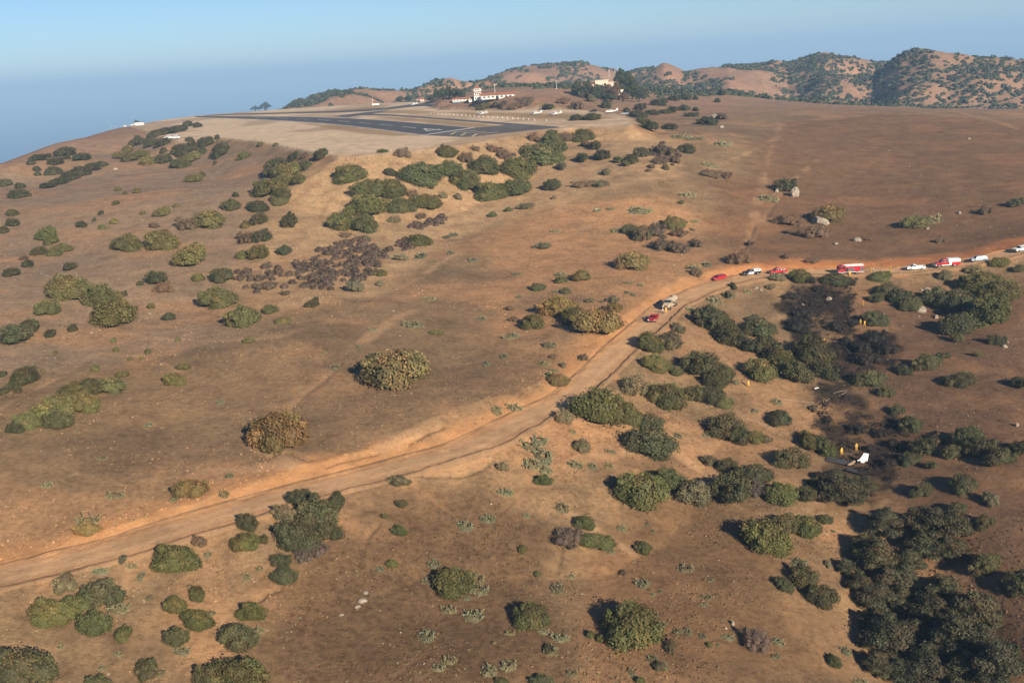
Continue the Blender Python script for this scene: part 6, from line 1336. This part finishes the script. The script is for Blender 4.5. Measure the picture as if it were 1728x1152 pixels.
# ---------------------------------------------------------------- boulders
def rock_mesh(seed):
    bm = bmesh.new(); bmesh.ops.create_icosphere(bm, subdivisions=3, radius=.5); rs = np.random.RandomState(seed)
    pl = rs.normal(size=(14, 3)); pl /= np.linalg.norm(pl, axis=1)[:, None]; dd = .30 + .17 * rs.rand(14)
    for v in bm.verts:
        c = np.array(v.co)
        for n_, d_ in zip(pl, dd):
            t = c @ n_
            if t > d_: c = c - n_ * (t - d_) * .92
        v.co = c * (1 + .05 * rs.normal())
    me = bpy.data.meshes.new('boulder'); bm.to_mesh(me); bm.free(); me.materials.append(M_ROCK); return me
def rock_mat():
    m, nt, b = new_mat('lichen_rock'); co = nt.nodes.new('ShaderNodeTexCoord'); v = co.outputs['Object']
    c = mixn(nt, 'MIX', ramp(nt, noise(nt, v, 4, 6, .65), [(.35, 0.0), (.62, 1.0)]), (.16, .13, .095, 1), (.31, .26, .20, 1)); nt.links.new(c, b.inputs['Base Color']); b.inputs['Roughness'].default_value = .95
    return m
M_ROCK = rock_mat(); ROCKS = [rock_mesh(s) for s in range(5)]
BOUL = [(1385, 372, 30, 18, 'big pale boulder between two shrubs on the dome'), (1341, 325, 16, 22, 'tall pale boulder among the upper dome shrubs'), (1322, 303, 9, 7, 'small boulder at the top of the upper dome shrubs'), (1311, 322, 6, 8, 'small boulder left in the upper dome shrubs'), (1447, 404, 13, 10, 'grey boulder alone near the road bank on the dome'), (1410, 411, 9, 6, 'low grey stone left of the lone dome boulder'),
        (1206, 197, 12, 12, 'pale rock outcrop on the flats behind the airfield'), (1196, 198, 8, 7, 'smaller rock beside the flats outcrop'), (1218, 214, 8, 6, 'single stone below the flats outcrop'), (1554, 521, 17, 12, 'largest pale boulder beside the right bank shrubs'), (1547, 502, 12, 9, 'middle pale boulder above the largest one, right bank'), (1564, 489, 14, 7, 'flat pale boulder at the top of the right bank group'), (1556, 489, 6, 5, 'small boulder at the top of the right bank group'), (1580, 534, 8, 7, 'small boulder under the right bank group'), (1563, 510, 6, 5, 'small stone right of the right bank boulders'),
        (1399, 503, 10, 8, 'pale rounded boulder in the upper burnt ground'), (1355, 514, 5, 4, 'small pale stone in the upper burnt ground'), (1331, 501, 5, 5, 'small pale stone at the left edge of the burn'), (1698, 576, 9, 6, 'pale boulder beside a round shrub far right'), (1696, 584, 8, 6, 'second boulder beside a round shrub far right'), (1276, 485, 8, 6, 'pale stone on the bank below the black pickup'), (1284, 489, 7, 5, 'smaller stone on the bank below the black pickup'),
        (1106, 536, 0, 0, ''), (1043, 531, 6, 5, 'round stone beside the golden bush near the bend'), (612, 1012, 16, 9, 'pale ledge of rock on the brown knoll'), (604, 1022, 10, 7, 'second rock of the pale knoll ledge'), (617, 999, 10, 5, 'flat rock above the pale knoll ledge'), (576, 1036, 7, 5, 'small rock left of the pale knoll ledge'), (1236, 1050, 9, 10, 'grey boulder near the leafless shrub at the bottom'), (1225, 1059, 5, 4, 'small stone beside the grey bottom boulder'), (1565, 385, 7, 5, 'small pale stone among cactus on the dome'), (1635, 234, 6, 4, 'pale stone on the far upper dome'), (1716, 716, 6, 9, 'pale upright stone near the right edge'), (1618, 359, 8, 5, 'grey stone low on the dome'), (195, 285, 7, 5, 'pale stone on the left hillside crest'), (1006, 353, 9, 5, 'pale stone with cactus on the slope above the bend')]
for n, (u, v, w, h, lb) in enumerate(BOUL):
    if not w: continue
    p = gp(u, v + h * .3); k = np.linalg.norm(p - CAM) / FPX; o = obj('boulder', ROCKS[n % 5]); o.location = (p[0], p[1], p[2] + h * k * .15); o.scale = (w * k * 1.15, w * k * .9, h * k * 1.1); o.rotation_euler = (.2 * math.sin(n), .2 * math.cos(n * 2), n * 1.3)
    tag(o, lb, 'boulder', 'boulders on the slopes')

# ---------------------------------------------------------------- uncountable cover: chaparral, dry scrub, tufts, stones
def clump_field(name, P, S, cols, n_leaf, label, cat, size, mat=None, core=True, seed=0, flat=.55):
    """many small leafy clumps joined into one object"""
    rs = np.random.RandomState(seed); N = len(P)
    d = rs.normal(size=(N, n_leaf, 3)); d[..., 2] = np.abs(d[..., 2]) * 1.1; d /= np.linalg.norm(d, axis=2)[..., None]
    C_ = P[:, None, :] + d * S[:, None, None] * np.array([.5, .5, flat]) * (.75 + .3 * rs.rand(N, n_leaf, 1))
    nr = d + rs.normal(size=d.shape) * .5; nr /= np.linalg.norm(nr, axis=2)[..., None]
    t = np.cross(nr, rs.normal(size=d.shape)); t /= np.linalg.norm(t, axis=2)[..., None]; b = np.cross(nr, t); s = (S[:, None, None] * size) * (.6 + .8 * rs.rand(N, n_leaf, 1))
    V = np.stack([C_ - t * s, C_ - b * s * .65, C_ + t * s, C_ + b * s * .65], 2).reshape(-1, 3); F = np.arange(len(V)).reshape(-1, 4)
    T = np.repeat(np.repeat(cols, n_leaf, 0) * (.7 + .6 * rs.rand(N * n_leaf, 1)), 4, 0)
    if core:
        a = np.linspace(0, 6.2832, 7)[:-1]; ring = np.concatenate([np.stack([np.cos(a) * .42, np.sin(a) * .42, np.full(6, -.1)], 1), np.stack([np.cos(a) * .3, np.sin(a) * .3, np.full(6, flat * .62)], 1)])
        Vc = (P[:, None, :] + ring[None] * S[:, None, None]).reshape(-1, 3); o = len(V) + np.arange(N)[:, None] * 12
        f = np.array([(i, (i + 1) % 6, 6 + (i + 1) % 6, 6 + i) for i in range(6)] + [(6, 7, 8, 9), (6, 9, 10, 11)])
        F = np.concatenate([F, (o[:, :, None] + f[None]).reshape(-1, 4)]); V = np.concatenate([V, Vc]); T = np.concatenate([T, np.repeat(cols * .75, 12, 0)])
    me = mesh_np(name, V, F, mat or M_LEAF); set_attr(me, 'tint', T); o = obj(name, me); o.color = (1, 1, 1, 1)
    tag(o, label, cat, kind='stuff'); return o
rs = np.random.RandomState(11)
# chaparral on the far hills
n = 52000; az = rs.uniform(-.32, .56, n); rr = np.sqrt(rs.uniform(930 ** 2, 1850 ** 2, n)); x = rr * np.sin(az); y = rr * np.cos(az); z = height(x, y)
gx = (height(x + 12, y) - z) / 12; gy = (height(x, y + 12) - z) / 12
nz = fbm(x, y, 190, 4, 901); hgt = (z - 40) / 60
dens = sstep(.440, .495, nz + 1.1 * np.clip(gx, -.3, .3) + .25 * np.clip(gy, -.3, .3) - .16 * np.clip(hgt - .3, -1, 1) + .05 * sstep(200, 500, x))
dens = np.maximum(dens, .85 * sstep(.535, .575, fbm(x * 1.3 + y * .4, y, 95, 3, 905)))
keep = (rs.rand(n) < dens * .95 + .006) & (h_platform(x, y, z)[1] > 25); keep &= ~((rr < 1020) & (nz < .55))
x, y, z = x[keep][:22000], y[keep][:22000], z[keep][:22000]
S = rs.uniform(3.2, 8.0, len(x)); col = np.array([.046, .054, .030]) * rs.uniform(.75, 1.35, (len(x), 1)) * np.array([1, 1, 1])
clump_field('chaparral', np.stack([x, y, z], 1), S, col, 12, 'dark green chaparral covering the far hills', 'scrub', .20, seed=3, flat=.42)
# brown sage patch on the embankment foot and other low scrub
def scatter_poly(px, n, seed):
    w = wpoly(px); r_ = np.random.RandomState(seed); lo, hi = w.min(0), w.max(0); q = r_.uniform(lo, hi, (n * 4, 2)); q = q[inside(q[:, 0], q[:, 1], w)][:n]
    return np.c_[q, height(q[:, 0], q[:, 1])]
parts = [scatter_poly([(500, 446), (540, 422), (590, 404), (632, 410), (662, 425), (650, 446), (618, 472), (575, 490), (505, 488)], 230, 5), scatter_poly([(690, 384), (725, 372), (752, 364), (748, 378), (712, 388)], 36, 6), scatter_poly([(665, 412), (690, 405), (705, 418), (680, 425)], 22, 7), scatter_poly([(400, 455), (470, 440), (500, 480), (440, 500), (400, 480)], 26, 8), scatter_poly([(850, 270), (900, 250), (960, 240), (900, 300)], 20, 9), scatter_poly([(1095, 255), (1145, 250), (1145, 285), (1090, 285)], 26, 10)]
P = np.concatenate(parts); S = rs.uniform(1.6, 3.6, len(P)); clump_field('dry_sage_scrub', P, S, np.array([.085, .058, .040]) * rs.uniform(.7, 1.25, (len(P), 1)), 60, 'low purplish brown sage scrub at the foot of the embankment', 'scrub', .09, seed=4)
# burnt stubble
P = np.concatenate([scatter_poly([(1318, 487), (1442, 472), (1446, 520), (1438, 560), (1350, 572), (1312, 515)], 260, 21), scatter_poly([(1402, 572), (1500, 556), (1510, 600), (1440, 645), (1385, 610)], 200, 22), scatter_poly([(1384, 645), (1470, 690), (1530, 710), (1555, 760), (1470, 840), (1375, 720)], 200, 23)])
clump_field('burnt_stubble', P, rs.uniform(.5, 1.8, len(P)), np.array([.020, .016, .013]) * rs.uniform(.6, 1.6, (len(P), 1)), 26, 'charred stubble over the burnt ground', 'scrub', .12, seed=6, core=False)
# dry tufts over the near slopes
n = 52000; az = rs.uniform(-.50, .50, n); rr = 115 * (480 / 115) ** rs.rand(n); x = rr * np.sin(az); y = rr * np.cos(az)
k = fbm(x, y, 11, 3, 931) + .25 * (rs.rand(n) - .5); d, _, _, _ = road_field(x, y); kp = (k > .50) & (d > ROAD_W + 2.5); x, y = x[kp], y[kp]; P = np.stack([x, y, height(x, y)], 1)
_, sdp_, rd_, _, sg_ = height(x, y, True); col = ground_attrs(x, y, P[:, 2], sdp_, rd_, sg_)[0] * rs.uniform(.72, 1.12, (len(x), 1)); gsel = rs.rand(len(x)) < .07; col[gsel] = np.array([.13, .118, .056])
clump_field('dry_grass_tufts', P, rs.uniform(.20, .50, len(P)), col, 5, 'dry grass tufts over the slopes', 'grass', .40, seed=8, core=False, flat=.32)
# loose stones
n = 1300; az = rs.uniform(-.5, .5, n); rr = 115 * (620 / 115) ** rs.rand(n); x = rr * np.sin(az); y = rr * np.cos(az); d, _, _, _ = road_field(x, y); kp = (fbm(x, y, 30, 3, 951) + .2 * rs.rand(n) > .58) & (d > ROAD_W + 1); x, y = x[kp], y[kp]; P = np.stack([x, y, height(x, y)], 1); N = len(P)
ob = np.array([(1, 0, 0), (0, 1, 0), (-1, 0, 0), (0, -1, 0), (.2, .1, .8), (0, 0, -.5)]); S = rs.uniform(.08, .24, N) * (1 + (P[:, 1] > 260)); R_ = rs.rand(N) * 6.28
loc = ob[None] * S[:, None, None] * rs.uniform(.6, 1.2, (N, 6, 1)); rx = loc[..., 0] * np.cos(R_)[:, None] - loc[..., 1] * np.sin(R_)[:, None]; ry = loc[..., 0] * np.sin(R_)[:, None] + loc[..., 1] * np.cos(R_)[:, None]
V = (np.stack([rx, ry, loc[..., 2]], -1) + P[:, None, :]).reshape(-1, 3); f = np.array([(0, 1, 4), (1, 2, 4), (2, 3, 4), (3, 0, 4), (1, 0, 5), (2, 1, 5), (3, 2, 5), (0, 3, 5)]); F = (np.arange(N)[:, None, None] * 6 + f[None]).reshape(-1, 3)
tag(obj('loose_stones', mesh_np('loose_stones', V, F, M_ROCK)), 'pale loose stones strewn over the slopes', 'stones', kind='stuff')
